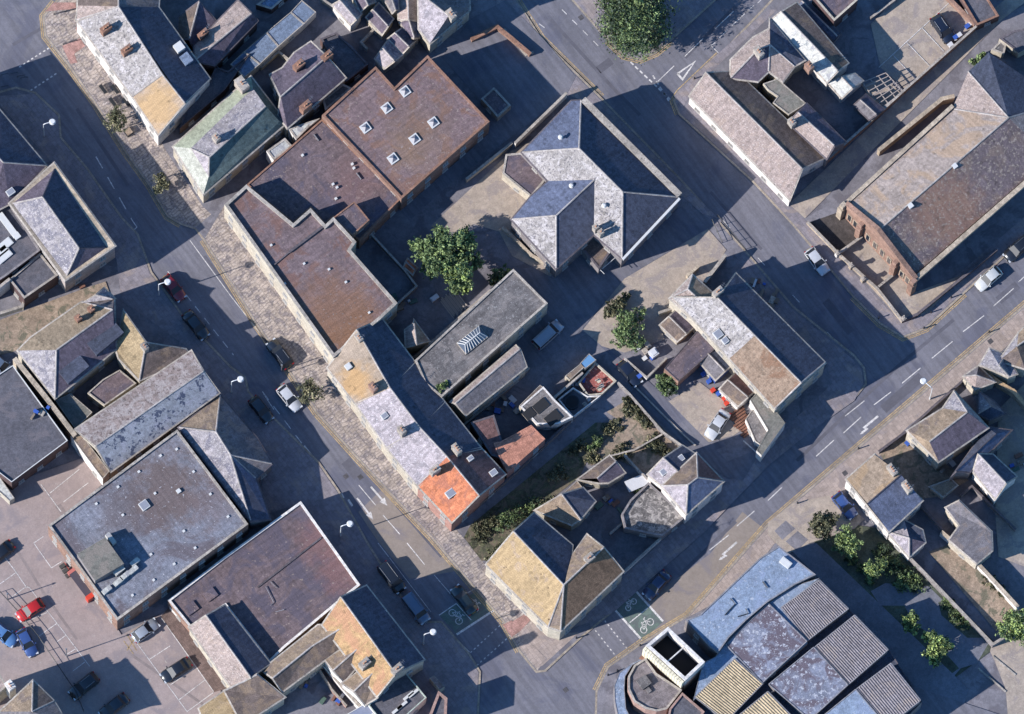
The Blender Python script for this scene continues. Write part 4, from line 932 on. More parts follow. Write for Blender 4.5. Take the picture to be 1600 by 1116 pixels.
# ---- houses south-east of centre
V=T(2,2,(935,795,7.8),(1085,968,7.8),(1315,765,7.8),(1150,592,7.8),(1095,788,10.2),(1157,742,10.2))
r=bld('hipped house with white south-west slope facing the third street',V,[(s_white,0,1,4),(s_blue,1,2,5,4),(s_dbrown,2,3,5),(s_brown,3,0,4,5)],[0,1,2,3],white_w,[(4,5),(0,4),(1,4),(2,5),(3,5)])
V=T(2,2,(848,722,6.4),(935,792,6.4),(1030,700,8.0),(945,622,8.0),(1062,545,6.4),(1145,600,6.4))
r=bld('gabled wing with white slope and dark slope joined to the hipped house',V,[(s_white,0,1,2,3),(s_dark,3,2,5,4)],[0,1,2,5,4,3],white_w,[(2,3)])
rooflight(r,942,708,7.3,.9,.9,tile=(2,2)); rooflight(r,1052,622,7.2,.9,.9,tile=(2,2))
flat('derelict flat roof strewn with grey rubble below the white gabled wing',T(2,2,(680,970),(735,880),(850,770),(1090,980),(935,1108),(700,1060)),3.4,f_rub,cap=grey_w,ph=.5,pw=.3,wall=grey_w)
V=T(2,2,(415,752,4.4),(545,775,4.4),(600,772,4.4),(700,712,4.4),(645,645,5.6),(607,608,4.4),(530,748,5.6))
r=bld('low brown gabled house in the dark gardens',V,[(s_brown,0,6,4,5),(s_purp,6,1,2,3,4)],[0,1,2,3,4,5],cream_w,[(4,6)])
V=T(2,2,(150,945,5),(372,1035,5),(425,1000,5.4),(312,848,6.6),(442,808,5),(517,890,5)); 
r=bld('wedge roofed rear building with tan front and dark slate back in the weedy garden',V,[(s_tan,0,1,2,3),(s_dark,3,2,5,4)],[0,1,2,5,4,3],cream_w,[(2,3)])
flat('tan flat roofed lean-to at the edge of the weedy garden',T(2,2,(320,840),(405,760),(440,805),(330,850)),3,s_tan,ph=.06,pw=.1,name='shed',cat='shed')
V=[(760,882,8),(803,831,11),(835,802,8),(894,852,8),(881,914,11),(857,979,8),(876,985,8),(973,893,8),(943,856,11),(917,836,8),(893,868,8.6)]
r=bld('big corner building with yellow lichened front roof at the cycle box junction',V,[(s_yell,0,1,4,5),(s_dark,1,2,3,10,4),(s_tan,5,4,6),(M('tile_brown_yellow',(150,118,94),'tile',.16,specks=((96,78,66),.1,2.0),seed=73),6,4,8,7),(s_tan,4,10,9,8)],[0,5,6,7,8,9,10,3,2,1],cream_w,[(1,4),(4,5),(4,6),(4,8)],name='corner_building',cat='building')
chimney(r,921,871,9.6,12,1.4,1,2,mat=cap_l,ax=(.76,.65,0))
free_wall('white railing wall along the dark yards by the third street',[(975,893),(1035,838),(1068,810)],2.0,.2,mat=white_w)
free_wall('grey post and rail wall in the dark yard beside the rubble roof',T(2,2,(610,1090),(735,985)),1.2,.2,mat=white_w)
free_wall('pale diagonal yard wall beside the white gabled wing',T(2,2,(700,600),(850,760)),1.8,.2,mat=white_w)
# ---- right side, below the third street
V=T(3,2,(490,752,6.6),(620,912,6.6),(752,1078,6.6),(960,885,6.6),(828,728,6.6),(665,600,6.6),(620,905,8.2),(828,725,8.2))
r=bld('white walled house with tan north roof slope and blue slate south slope by the park',[V[0],V[2],V[3],V[5],V[6],V[7]],[(M('tile_tan_park',(184,160,138),'tile',.1,blot=((196,162,122),.6,.3),seed=74),0,4,5,3),(s_blue,4,1,2,5)],[0,1,2,3],white_w,[(4,5,0)])
for x,y in ((775,690),(868,795)): chimney(r,x,y,6.6,9.6,1.7,.8,3,mat=cap_l,tile=(3,2))
V=T(3,3,(745,-20,4.4),(880,132,4.4),(978,45,4.4),(960,-30,4.4),(850,-90,4.4),(880,20,5.4))
r=bld('small pale hipped extension at the back of the white walled house',V,[(s_white,0,1,5),(s_purp,1,2,5),(s_dark,2,3,4,5),(s_white,4,0,5)],[0,1,2,3,4],white_w,[(1,5),(0,5)])
V=T(3,2,(870,450,7),(1090,312,7),(1160,208,7),(1250,300,7.4),(1368,432,7),(1062,642,7),(1000,522,7.4),(1005,520,8.9),(1242,335,9.2),(1330,440,7))
r=bld('tan and purple ridged house with pale hip across the street from the shaded corner',[V[0],V[1],V[2],V[4],V[5],V[7],V[8]],[(s_tan,0,1,6,5),(s_pale,1,2,6),(s_pale,2,3,6),(s_purp,5,6,3,4),(s_tan,0,5,4)],[0,1,2,3,4],cream_w,[(5,6),(2,6)])
V=T(3,2,(1130,745,5.6),(1370,430,5.6),(1510,450,5.6),(1255,705,5.6),(1170,700,6.8),(1420,470,6.8))
r=bld('dark slate house in shade behind the tan and purple house',V,[(s_dark,0,1,5,4),(s_blue,3,2,5,4),(s_dark,1,2,5)],[0,1,2,3,4],grey_w,[(4,5,0)])
r=gable('pale fronted gabled house alone in the shaded right yards',C((1280,705),(1415,872),(1545,735),(1400,600)),(5.4,7.2),(s_white,s_dark),C((1312,598),(1480,775)),tile=(3,2),wall=white_w)
V=T(3,2,(1110,930,5),(1195,1040,5),(1130,1130,5),(1300,1275,5),(1395,1195,5),(1390,1080,5),(1190,888,6))
r=bld('long grey slated house in shade with a pale lit slope near the right yards',V,[(s_grey,0,6,5,4,3,2,1)],[0,1,2,3,4,5,6],cream_w,[])
V=T(3,2,(1220,112,5),(1290,190,5),(1410,145,5),(1310,50,5),(1300,105,6))
bld('small pinkish hipped house in the walled yards near the third street',V,[(s_pink,0,1,4),(s_pink,1,2,4),(s_brown,2,3,4),(s_grey,3,0,4)],[0,1,2,3],cream_w,[(0,4),(2,4)])
V=T(3,2,(1320,40,6),(1500,110,6),(1548,95,6),(1480,-20,6),(1380,-60,6),(1440,45,7.6))
bld('pale hipped house near the right edge above the peach wall',V,[(s_pale,0,1,5),(s_pale,1,2,3,5),(s_white,3,4,5),(s_pale,4,0,5)],[0,1,2,3,4],cream_w,[(1,5),(3,5)])
V=T(3,1,(1440,1130,6.5),(1560,960,6.5),(1640,880,6.5),(1700,1000,6.5),(1600,1180,6.5),(1550,1040,8.2),(1640,980,8.2))
bld('pale tan roofed house at the right edge of the third street pavement',V,[(s_pale,0,1,5),(s_tan,1,2,6,5),(s_grey,2,3,6),(s_brown,3,4,0,5,6)],[0,1,2,3,4],cream_w,[(5,6)])
V=T(3,2,(1310,345,5),(1320,215,5),(1400,265,5),(1470,340,5),(1380,380,5),(1385,300,6))
bld('slate hipped cottage in deep shade east of the pale hipped roof end',V,[(s_pale,0,1,5),(s_grey,1,2,5),(s_grey,2,3,5),(s_dark,3,4,0,5)],[0,1,2,3,4],grey_w,[(0,5)])
free_wall('peach rendered wall running down the right yards',T(3,2,(1310,50),(1440,150),(1530,205),(1640,330)),3.2,.5,mat=stone_w,cap=M('coping_peach',(214,178,136),var=.1))
free_wall('long white wall between the earthy strip garden and the slate houses',T(3,3,(1080,-20),(1300,170),(1550,440)),2.6,.45,mat=white_w,cap=stone_w)
free_wall('park boundary wall along the earthy strip garden',T(3,3,(850,110),(960,220),(1400,680),(1594,560)),2.0,.3,mat=grey_w,cap=cap_l)
free_wall('street garden wall of the tan and purple ridged house',T(3,2,(690,580),(860,455),(1040,290),(1200,150),(1340,20)),1.6,.25,mat=grey_w,cap=cap_d)
free_wall('brick cross wall in the sunlit garden of the tan and purple house',T(3,2,(865,455),(1070,640)),1.8,.25,mat=cream_w)
free_wall('dark wall running behind the white walled house to the park',T(3,2,(950,910),(1130,1110),(1200,1190)),2.0,.25,mat=grey_w,cap=cap_d)
free_wall('long thin wall beside the grey slated house in shade',T(3,2,(1200,850),(1270,795),(1540,1060)),2.0,.2,mat=grey_w,cap=cap_d)
free_wall('pale gate wall at the foot of the park, bottom right',T(3,3,(1310,830),(1480,975)),.35,.15,mat=cream_w)
free_wall('diagonal kerb wall at the bottom right road end',T(3,3,(1400,755),(1540,870)),.35,.15,mat=cream_w)
bld('brown roofed outhouse catching sun in the shaded right yards',T(3,2,(1015,800,3),(1140,755,3),(1175,790,3),(1090,858,3)),[(s_tan,0,1,2,3)],[0,1,2,3],cream_w,[],name='outhouse',cat='outhouse')
# ---- left side
r=flat('flat roofed block with white roof lights and a white ridge at the left edge',T(0,1,(-60,60),(60,150),(252,442),(40,602),(-80,680)),7,f_gold,cap=grey_w,ph=.3,pw=.3,wall=dbrick_w)
for x,y in ((30,410),(5,455),(25,480)): rooflight(r,x,y,6.9,2.4,1.2,tile=(0,1),glass=trim_w,ax=(.76,.65,0))
roofbox(r,50,285,7.3,4.2,.9,trim_w,'roof_duct',tile=(0,1)); roofbox(r,105,352,7.4,.9,.9,trim_w,'roof_duct',tile=(0,1))
r=flat('lower grey flat roof joined to the white lit block, left side',T(0,1,(55,625),(250,458),(362,598),(150,745)),6,f_gold,cap=cap_l,ph=.3,pw=.3,wall=dbrick_w)
free_wall('pale stepped yard wall at the far left edge below the flat roofs',T(0,1,(-80,860),(140,790),(150,745)),2.4,.3,mat=cream_w)
free_wall('thin white yard wall at the left edge',T(0,1,(-40,700),(60,620)),6.5,.3,mat=white_w)
V=T(0,1,(60,150,8.6),(405,628,8.6),(715,413,8.6),(338,-100,8.6),(80,152,8.5),(415,600,8.5),(665,425,8.5),(340,-62,8.5),(265,112,11),(492,430,11))
r=bld('hipped public building with pale roof slopes inside a stone parapet',V,[(stone_w,0,1,5,4),(stone_w,1,2,6,5),(stone_w,2,3,7,6),(stone_w,3,0,4,7),(s_pale,4,5,9,8),(s_purp,5,6,9),(s_dark,6,7,8,9),(s_purp,7,4,8)],[0,1,2,3],M('wall_pale_pink',(190,178,178),var=.1),[(8,9),(4,8),(5,9),(6,9,0),(7,8,0)],name='public_building',cat='building')
V=T(0,0,(-200,440,8),(0,690,8),(288,1032,8),(60,1268,8),(-60,1330,8),(20,1012,11),(-220,760,11),(-200,1330,8))
r=bld('dark slate roofed corner house at the left edge beside a street lamp',V,[(s_dark,0,1,5,6),(s_dark,1,2,5),(s_purp,2,3,4,5),(s_purp,5,4,7,6)],[0,1,2,3,4,7,6],cream_w,[(2,5),(5,6)],name='corner_building',cat='building')
rooflight(r,65,1195,9,.9,1.2,tile=(0,0))
V=[(28,548,6.4),(48,528,6.4),(128,472,6.6),(178,468,7.8),(181,545,6.6),(135,583,6.4),(86,622,6.4),(88,547,9.4),(176,484,9.6)]
r=bld('tan and purple hipped public house roof left of the lichened cross gable',V,[(s_pale,0,6,7),(M('tile_olive',(164,144,122),'tile',.14,specks=((186,170,142),.2,3),seed=75),0,1,2,8,7),(s_grey,2,3,8),(s_purp,3,4,5,6,7,8)],[0,1,2,3,4,5,6],cream_w,[(7,8),(6,7),(2,8)],name='public_house',cat='pub')
for x,y in ((567,805),(487,862)): chimney(r,x,y,7.4,9.9,.8,.8,1,tile=(0,1))
roofbox(r,640,970,8.4,5.2,3.4,s_dark,'opening_shade',sink=1.6,tile=(0,1),ax=(.76,.65,0)); roofbox(r,455,60,7.9,4.0,2.6,s_dark,'opening_shade',sink=1.6,tile=(0,2),ax=(.76,.65,0))  # boxes in dark slate colour paint the shadow of the roof openings
r=bld('tall tiled cross gable with yellow lichen on its west slope',[(181,545,6.4),(193,486,7.9),(228,536,8.4),(290,546,6.2),(300,560,6.2),(218,594,6.2),(186,560,6.4)],[(M('tile_lichen_gold',(174,150,114),'tile',.12,specks=((196,176,132),.3,3.5),seed=76),0,1,2,5,6),(s_brown,2,3,4,5)],[0,1,2,3,4,5,6],cream_w,[(2,5)],name='public_house',cat='pub')
chimney(r,226,541,7.6,10.2,1.1,.7,2,mat=cap_l)
flat('purple flat roof with an upstand in the pub yard',T(0,2,(545,215),(640,130),(745,70),(850,155),(650,295)),4.2,f_purp3,ph=.2,pw=.2,wall=cream_w)
flat('tan flat roof at the west corner of the pub yard',T(0,2,(345,262),(440,218),(575,335),(468,440)),4.6,f_moss,ph=.06,pw=.1)
patch('yard',[(0,500),(120,455),(165,440),(175,468),(128,472),(48,528),(25,548),(-20,560)],dirt_m)
gable('grey hipped porch roof at the street end of the olive tiled pub roof',T(0,1,(510,772),(712,755),(715,745),(650,680)),(7.2,8.2),(s_pale,s_pale),r=T(0,1,(600,722),(700,748)),name='porch',cat='porch')
# long mottled roof
V=T(0,2,(470,442,6.4),(692,702,6.4),(1362,215,6.4),(1190,-45,6.4),(597,545,8.6),(1265,82,8.6))
r=bld('long mottled roof with brown north slope and flaking pale south slope',V,[(M('slate_mottled_brown',(158,142,142),'slate',.12,blot=((184,172,168),.7,.8),specks=((120,100,100),.4,2.5),seed=77),3,0,4,5),(M('slate_flaking_pale',(160,166,182),'plain',.08,blot=((176,178,190),.5,.5),specks=((84,94,120),.5,0.8),seed=78),1,2,5,4)],[0,4,1,2,5,3],cream_w,[(4,5)],name='long_hall',cat='hall')
flat('narrow tan roofed end strip at the west gable of the long mottled roof',T(0,2,(440,485),(495,458),(682,702),(640,752)),5.4,s_tan,ph=.06,pw=.12,wall=white_w)
# dark flat roof
r=flat('broad dark grey flat roof with white edging at the left edge',T(0,2,(-100,160),(80,42),(422,512),(72,772),(-100,640)),6.2,f_gold,ph=.35,pw=.12,cap=trim_w,wall=dbrick_w)
free_wall('cream topped wall separating dark flat roof and pub',T(0,2,(90,0),(280,235),(460,470)),6.4,.6,mat=stone_w,cap=stone_w)
flat('low white flat roof strip on the car park side at the left edge',T(0,2,(-60,700),(0,740),(90,870),(60,890),(-80,760)),3,f_wht,ph=.1,pw=.1)
# big flat block
r=flat('large weathered flat roofed block with roof penthouse above the car park',[(277,671),(388,819),(183,970),(75,821)],7.8,f_mix,cap=cap_l,ph=.35,pw=.35,wall=brick_w,udir=(.8,.6,0))
q=[P(x,y,7.45) for x,y in T(0,3,(430,112),(640,0),(772,182),(592,290))]
m=MB(); qq=[P(x,y,10.0) for x,y in T(0,3,(480,118),(655,15),(772,178),(592,285))]; 
m.prism(ccw(qq),7.4,9.95,0,1); pn=m.build('penthouse',[grey_w,f_moss],r)
for i,(x,y) in enumerate(((665,340),(735,290),(778,252),(830,215),(840,165))):
    roofbox(r,x,y,8.3,1.5,.7,f_wht,'air_conditioner',tile=(0,3),ax=(.76,.65,0),sink=.85)
roofbox(r,738,215,8.7,1.7,1.0,f_wht,'air_conditioner',tile=(0,3),ax=(.76,.65,0),sink=1.2); roofbox(r,690,20,9.0,.7,1.8,f_wht,'air_conditioner',tile=(0,3),ax=(.8,.6,0),sink=1.5)
rooflight(r,898,915,7.7,1.3,1.3,tile=(0,2)); roofbox(r,1112,825,7.8,.6,.6,trim_w,'vent',tile=(0,2))
for x,y in ((865,705),(765,975),(965,840),(1145,1075),(1205,705),(735,800),(600,905),(1310,845),(1000,605),(1100,565),(1420,985)): roofbox(r,x,y,7.65,.35,.35,trim_w,'vent',tile=(0,2))
for x,y in ((940,120),(1085,180),(825,375),(957,280),(1215,80)): roofbox(r,x,y,7.65,.35,.35,trim_w,'vent',tile=(0,3))
V=T(0,2,(1115,430,6.8),(1370,232,5.4),(1492,382,5.4),(1600,500,5.4),(1690,655,5.4),(1590,745,5.4),(1545,780,5.4),(1680,1000,5.4),(1560,1010,6.6),(1175,450,6),(1345,458,8.2),(1435,602,8.2),(1420,755,6.2))
r=bld('grey multi-hipped roof building between the large flat block and the main street',[V[0],V[1],V[3],V[4],V[5],V[7],V[8],V[10],V[11]],[(s_tan,0,1,7),(s_grey,1,2,3,8,7),(s_grey,3,4,8),(s_blue,4,5,8),(s_pale,8,6,0,7),(s_dark,8,5,6)],[0,1,2,3,4,5,6],grey_w,[(0,7),(1,7),(7,8),(3,8),(4,8),(6,8)],name='hipped_building',cat='building')
# second brown flat
r=flat('brown felt flat roof with white edge towards the main street, lower left',[(262,938),(350,870),(470,783),(563,914),(530,941),(444,1013),(421,1036),(352,947),(297,981)],4.6,f_purp3,cap=white_w,ph=.3,pw=.35,wall=brick_w)
q=T(1,3,(0,333),(415,10)); a=P(*q[0],4.4); b=P(*q[1],4.4); m=MB(); m.box(((a+b)/2).to_tuple()[:2]+(4.1,),(b-a).length-.6,.25,.40,b-a); m.build('upstand',cap_d,r)
for x,y in ((1310,370),(1190,455)): roofbox(r,x,y,4.6,1.8,1.5,f_purp3,'hatch',tile=(0,3),ax=(.8,.6,0))
m=MB()
for pl in (((60,320),(110,420),(90,440)),((120,480),(175,465)),((130,330),(90,290))):
    m.tube([P(*t_,4.5) for t_ in T(1,3,*pl)],.06,n=5)
m.build('pipework',lead_m,r)
V=T(0,3,(1180,575,6),(1440,948,6),(1560,885,7.6),(1285,503,7.6),(1400,440,6),(1680,800,6))
r=bld('gabled wing with pale pink west slope beside the car park',V,[(s_pink,0,1,2,3),(s_dark,3,2,5,4)],[0,1,2,5,4,3],cream_w,[(2,3)])
patch('yard',T(0,3,(1000,510),(1060,440),(1180,580),(1440,950),(1330,980)),M('brown_path',(126,104,100),'slab',.2))
free_wall('white wall between car park bays and the pink gabled wing',T(0,3,(1060,440),(1190,590),(1430,945)),2.4,.25,mat=white_w)
# orange roofed group
V=T(1,3,(415,560,8),(530,388,11.2),(688,318,8.2),(1045,775,8.2),(868,858,11.2),(752,1003,8))
r=bld('corner building with orange lichened street slope behind three small gables',V,[(M('tile_orange_lichen',(196,156,108),'tile',.1,blot=((202,146,104),.7,.3),seed=79),0,5,4,1),(s_dark,1,4,3,2)],[0,5,4,3,2,1],cream_w,[(1,4)],name='corner_building',cat='building')
chimney(r,880,830,10.4,13,1.7,.9,2,mat=cap_l,tile=(1,3),ax=(.75,.65,0))
V=T(1,3,(38,842,6),(288,642,6),(385,563,6.5),(575,553,9.4),(545,690,7),(165,972,6),(105,890,7.8),(350,692,7.8))
r=bld('long tan gabled range running west from the orange lichened roof',V,[(s_tan,0,1,7,6),(s_tan,1,2,3,7),(s_brown,6,7,3,4,5)],[0,1,2,3,4,5,6],cream_w,[(6,7),(7,3)],name='rear_range')
V=T(1,3,(428,775,6.6),(560,700,7),(668,678,9.6),(643,800,7.6),(548,910,6.4),(482,842,7.8))
r=bld('middle small gable of the orange roofed corner building',V,[(s_tan,0,1,2,5),(s_brown,5,2,3,4)],[0,1,2,3,4,5],white_w,[(5,2)],name='rear_gable')
chimney(r,678,795,7.5,10.8,1.6,1,2,mat=cap_l,tile=(1,3),ax=(.75,.65,0))
V=T(1,3,(540,922,6.6),(680,820,7),(782,808,9.6),(755,1008,7.6),(680,1055,6.4),(612,972,7.8))
r=bld('southern small gable of the orange roofed corner building',V,[(s_tan,0,1,2,5),(s_brown,5,2,3,4)],[0,1,2,3,4,5],white_w,[(5,2)],name='rear_gable')
V=T(0,3,(1400,970,6),(1600,870,7.6),(1770,1010,6),(1570,1140,6),(1500,1160,6))
r=bld('dark tiled roof at the bottom edge beside the orange flat patch',V,[(s_brown,0,1,2,3,4)],[0,1,2,3,4],cream_w,[(0,1)])
V=T(0,3,(1240,1080,5.6),(1400,972,5.6),(1500,1160,5.6),(1300,1240,5.6))
bld('orange lichened low roof at the bottom edge beside the car park',V,[(s_yell,0,1,2,3)],[0,1,2,3],cream_w,[])
V=T(0,3,(-60,1130,9),(0,1100,9),(205,908,9),(335,1035,9),(420,1180,9),(0,1240,9),(60,1070,10),(200,1100,10.6))
bld('brown roofed house cut by the bottom left corner',[V[1],V[2],V[3],V[4],V[5],V[7]],[(s_tan,0,1,5),(s_brown,1,2,5),(s_grey,2,3,5),(s_grey,3,4,0,5)],[0,1,2,3,4],cream_w,[(1,5),(2,5)])
r=flat('pale pink roof corner at the left edge with white chimney',T(0,3,(-60,900),(0,865),(45,940),(-40,1010)),8.6,s_pink,ph=.06)
chimney(r,62,935,3,9.4,1.3,1.1,2,mat=white_w,tile=(0,3))
# bottom-centre white balcony buildings
r=flat('dark roofed balcony building with pale green rail at the bottom edge',T(1,3,(880,860),(930,850),(1062,1012),(930,1130),(780,1160),(700,1060)),5,f_gold,cap=M('rail_green_white',(196,214,206),var=.05),ph=.5,pw=.15,wall=white_w)
for i,(x,y) in enumerate(((950,1000),(980,985),(880,1085),(910,1060))):
    roofbox(r,x,y,4.9,1.8,.4,trim_w,'roof_bench',tile=(1,3),ax=(.75,.65,0))
r=flat('glazed white conservatory roof beside the southern small gable',T(1,3,(560,1120),(760,1000),(815,1050),(680,1150)),4,MP('conservatory_glass',(150,156,176),.2),cap=trim_w,ph=.1,pw=.12,wall=white_w)
r=flat('pale pink end wall building at the bottom edge by the junction',T(1,3,(1085,1100),(1135,970),(1192,1015),(1185,1160),(1050,1180)),6.5,f_gold,cap=pink_w,ph=.4,pw=.4,wall=pink_w)
free_wall('white garden wall running down behind the small gables',T(1,3,(300,650),(420,800),(540,950),(690,1116)),3.0,.35,mat=white_w)
free_wall('lower pale yard wall in the dark court behind the small gables',T(1,3,(390,830),(470,960),(560,1060)),1.8,.2,mat=pink_w)
flat('small pink topped kiosk on the pavement near the bottom junction',T(1,3,(1080,890),(1110,875),(1175,945),(1145,965)),2.6,M('kiosk_roof',(176,150,146),var=.1),ph=.05,pw=.08,name='kiosk',cat='kiosk')
# ---- industrial roofs bottom right
def corr(root,q,mat,period=.34,depth=.13,name='corrugated_roof'):
    """ribbed sheet over the quad q: ribs run from q0-q1 to q3-q2"""
    a,b,c,d=q; n=int((b-a).length/period)*2; m=MB(); up_=(b-a).cross(d-a).normalized()
    if up_.z<0: up_=-up_
    A=[];B=[]
    for i in range(n+1):
        t=i/n; o=up_*(depth*(1 if i%2 else 0)); A.append(lerp(a,b,t)+o); B.append(lerp(d,c,t)+o)
    for i in range(n): m.face([A[i],A[i+1],B[i+1],B[i]],up=True)
    return m.build(name,mat,root)
def shed(label,quad,h,drop,mat,corrm=None,wall=None,tile=(3,3),cat='warehouse',name='warehouse_bay',group='sawtooth warehouse bays'):
    """monopitch bay, quad = [nw, ne, se, sw] at roof level; falls by drop towards the first edge's opposite"""
    q=T(*tile,*quad); zs=(h,h,h-drop,h-drop); Q=[P(x,y,z) for (x,y),z in zip(q,zs)]
    root=mkroot(name,label,cat,Q,group)
    if corrm: corr(root,[Q[1],Q[2],Q[3],Q[0]],corrm)
    else:
        m=MB(); m.face(Q,up=True); m.build('roof',mat,root)
    t=MB()
    for i in range(4):
        a,b=Q[i],Q[(i+1)%4]; d=b-a; t.tube([a+Vector((0,0,.02)),b+Vector((0,0,.02))],.1,n=4)
    t.build('flashing',lead_m,root)
    walls(root,[p+Vector((0,0,-.03)) for p in Q],wall or grey_w,win=False)
    return root
G='sawtooth warehouse bays'
shed('corrugated rust-brown bay nearest the pale flat roof, by the park',[(320,280),(500,460),(243,660),(82,452)],7.5,.8,None,f_corr)
shed('corrugated rust-brown bay in the middle by the park path',[(540,500),(748,715),(500,932),(290,700)],7.5,.8,None,f_corr)
shed('southernmost corrugated bay beside the park path',[(765,800),(950,1030),(745,1190),(550,960)],7.5,.8,None,f_corr)
shed('pale stained sheet roofed bay, first row behind the corrugated bays',[(0,425),(242,662),(-35,920),(-262,683)],7.0,.15,f_sheet2)
shed('pale stained sheet roofed bay, second row',[(285,700),(498,933),(262,1150),(5,930)],6.85,.15,f_sheet2)
shed('pale sheet roofed bay at the bottom edge, third row',[(546,962),(740,1190),(600,1290),(315,1150)],6.85,.15,f_sheet)
shed('tan ribbed roof bay beside the open topped tank house',[(-207,770),(-32,925),(-260,1160),(-455,1010)],6.9,.2,None,f_corr2)
shed('tan ribbed roof bay at the bottom edge, next row',[(0,975),(150,1130),(-30,1250),(-190,1130)],6.8,.4,None,f_corr2)
r=flat('large pale blue metal flat roof with curved inner edge beside the tank house',[(1071,969),(1094,960),(1187,872),(1217,853),(1275,898),(1243,913),(1199,941),(1165,970),(1139,996),(1122,1020),(1108,1010)],7.6,f_sheet,cap=lead_m,ph=.12,pw=.2,wall=grey_w,name='warehouse',cat='warehouse')
rooflight(r,110,172,7.9,1.7,1.0,tile=(3,3),glass=trim_w,ax=(.75,-.6,0))
for pl in (((1360,395),(1390,430),(1325,500)),((1455,460),(1470,490),(1405,510)),((1560,290),(1590,330))):
    t=MB(); t.tube([P(*q_,7.7) for q_ in T(2,3,*pl)],.09,n=5); t.build('roof_pipe',iron_m,r)
flat('blue-white metal roof filling in between the curved edge and the ribbed bays',[(1281,903),(1243,915),(1199,943),(1165,972),(1139,998),(1118,1026),(1098,1036),(1083,1095),(1148,1032),(1192,1068),(1262,1005),(1222,951)],6.75,f_sheet,cap=lead_m,ph=.05,pw=.12,wall=grey_w,name='warehouse',cat='warehouse')
flat('valley roof coloured dark as the shadow strips between the sawtooth bays',T(3,3,(60,440),(330,280),(760,720),(960,1040),(700,1300),(-300,1300),(-470,1010),(-230,690)),5.0,s_dark,cap=cap_d,ph=.1,pw=.15,wall=grey_w,name='warehouse',cat='warehouse',win=False)  # shadow between the bay rows is put into the dark slate colour
# open-topped tank house
q=T(2,3,(832,688),(972,572),(1202,790),(1078,908)); Q=ccw([P(x,y,9.6) for x,y in q]); root=mkroot('tank_house','open topped tank house with white slatted side walls at the junction','tank house',Q)
inn=tri_inset(Q,.45); m=MB()
for i in range(4):
    j=(i+1)%4; m.face([Q[i],Q[j],inn[j],inn[i]]); m.face([inn[i],inn[j],inn[j]-Vector((0,0,3.5)),inn[i]-Vector((0,0,3.5))])
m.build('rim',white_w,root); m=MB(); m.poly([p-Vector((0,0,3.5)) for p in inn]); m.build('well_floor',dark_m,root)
walls(root,[p-Vector((0,0,.01)) for p in Q],white_w,win=False)
m=MB(); a=lerp(inn[0],inn[1],.5); 
cands=[(lerp(inn[i],inn[(i+1)%4],.5),lerp(inn[(i+2)%4],inn[(i+3)%4],.5)) for i in range(2)]
a,b=min(cands,key=lambda t:(t[0]-t[1]).length); m.box(((a+b)/2).to_tuple()[:2]+(9.0,),(b-a).length,.18,.3,b-a); m.build('cross_beam',white_w,root)
# slatted skirt on the south-west side
qa,qb=P(*T(2,3,(832,690))[0],9.3),P(*T(2,3,(1075,910))[0],9.3); n_=16; dd=(qb-qa); nn=Vector((dd.y,-dd.x,0)).normalized()
if nn.y>0: nn=-nn
for i in range(n_):
    p=lerp(qa,qb,(i+.5)/n_); m=MB(); m.box((p.x+nn.x*.35,p.y+nn.y*.35,4.2),.42,.5,5.0,dd); m.build('slat',M('slat_cream',(226,220,196),var=.06,alb=.75),root)
m=MB(); pa,pb=lerp(qa,qb,.5),0; m.box((pa.x+nn.x*.6,pa.y+nn.y*.6,3.2),dd.length,1.0,1.0,dd); m.build('ledge',cap_b,root)
# rounded corner roof
arc=[(1060,965),(965,1085),(900,1100),(830,1082),(760,1040),(722,960),(722,880),(760,810),(832,765),(900,860)]
r=flat('rounded brown felt corner roof with a pale hatch below the tank house',T(2,3,*arc),6,M('felt_grey_purple',(138,128,134),'felt',.16,blot=((160,150,150),.4,.5)),cap=cap_l,ph=.3,pw=.3,wall=pink_w,name='round_corner_building')
roofbox(r,822,915,6.4,1.6,1.6,f_grey,'hatch',tile=(2,3)); roofbox(r,850,965,6.1,.8,.6,f_grey,'hatch',tile=(2,3))
arc2=[(840,752),(740,800),(665,860),(635,940),(640,1040),(670,1180),(760,1180),(710,1080),(700,960),(705,880),(750,810),(850,760)]
flat('curved pale blue canopy hugging the rounded corner roof',T(2,3,*arc2),4,f_sheet,cap=lead_m,ph=.06,pw=.1,wall=grey_w,win=False,name='canopy',cat='canopy')
flat('brown flat roof at the bottom edge below the rounded corner',T(2,3,(980,1080),(1060,980),(1200,1100),(1130,1200),(960,1180)),6.6,f_gold,cap=pink_w,ph=.3,pw=.3,wall=pink_w)
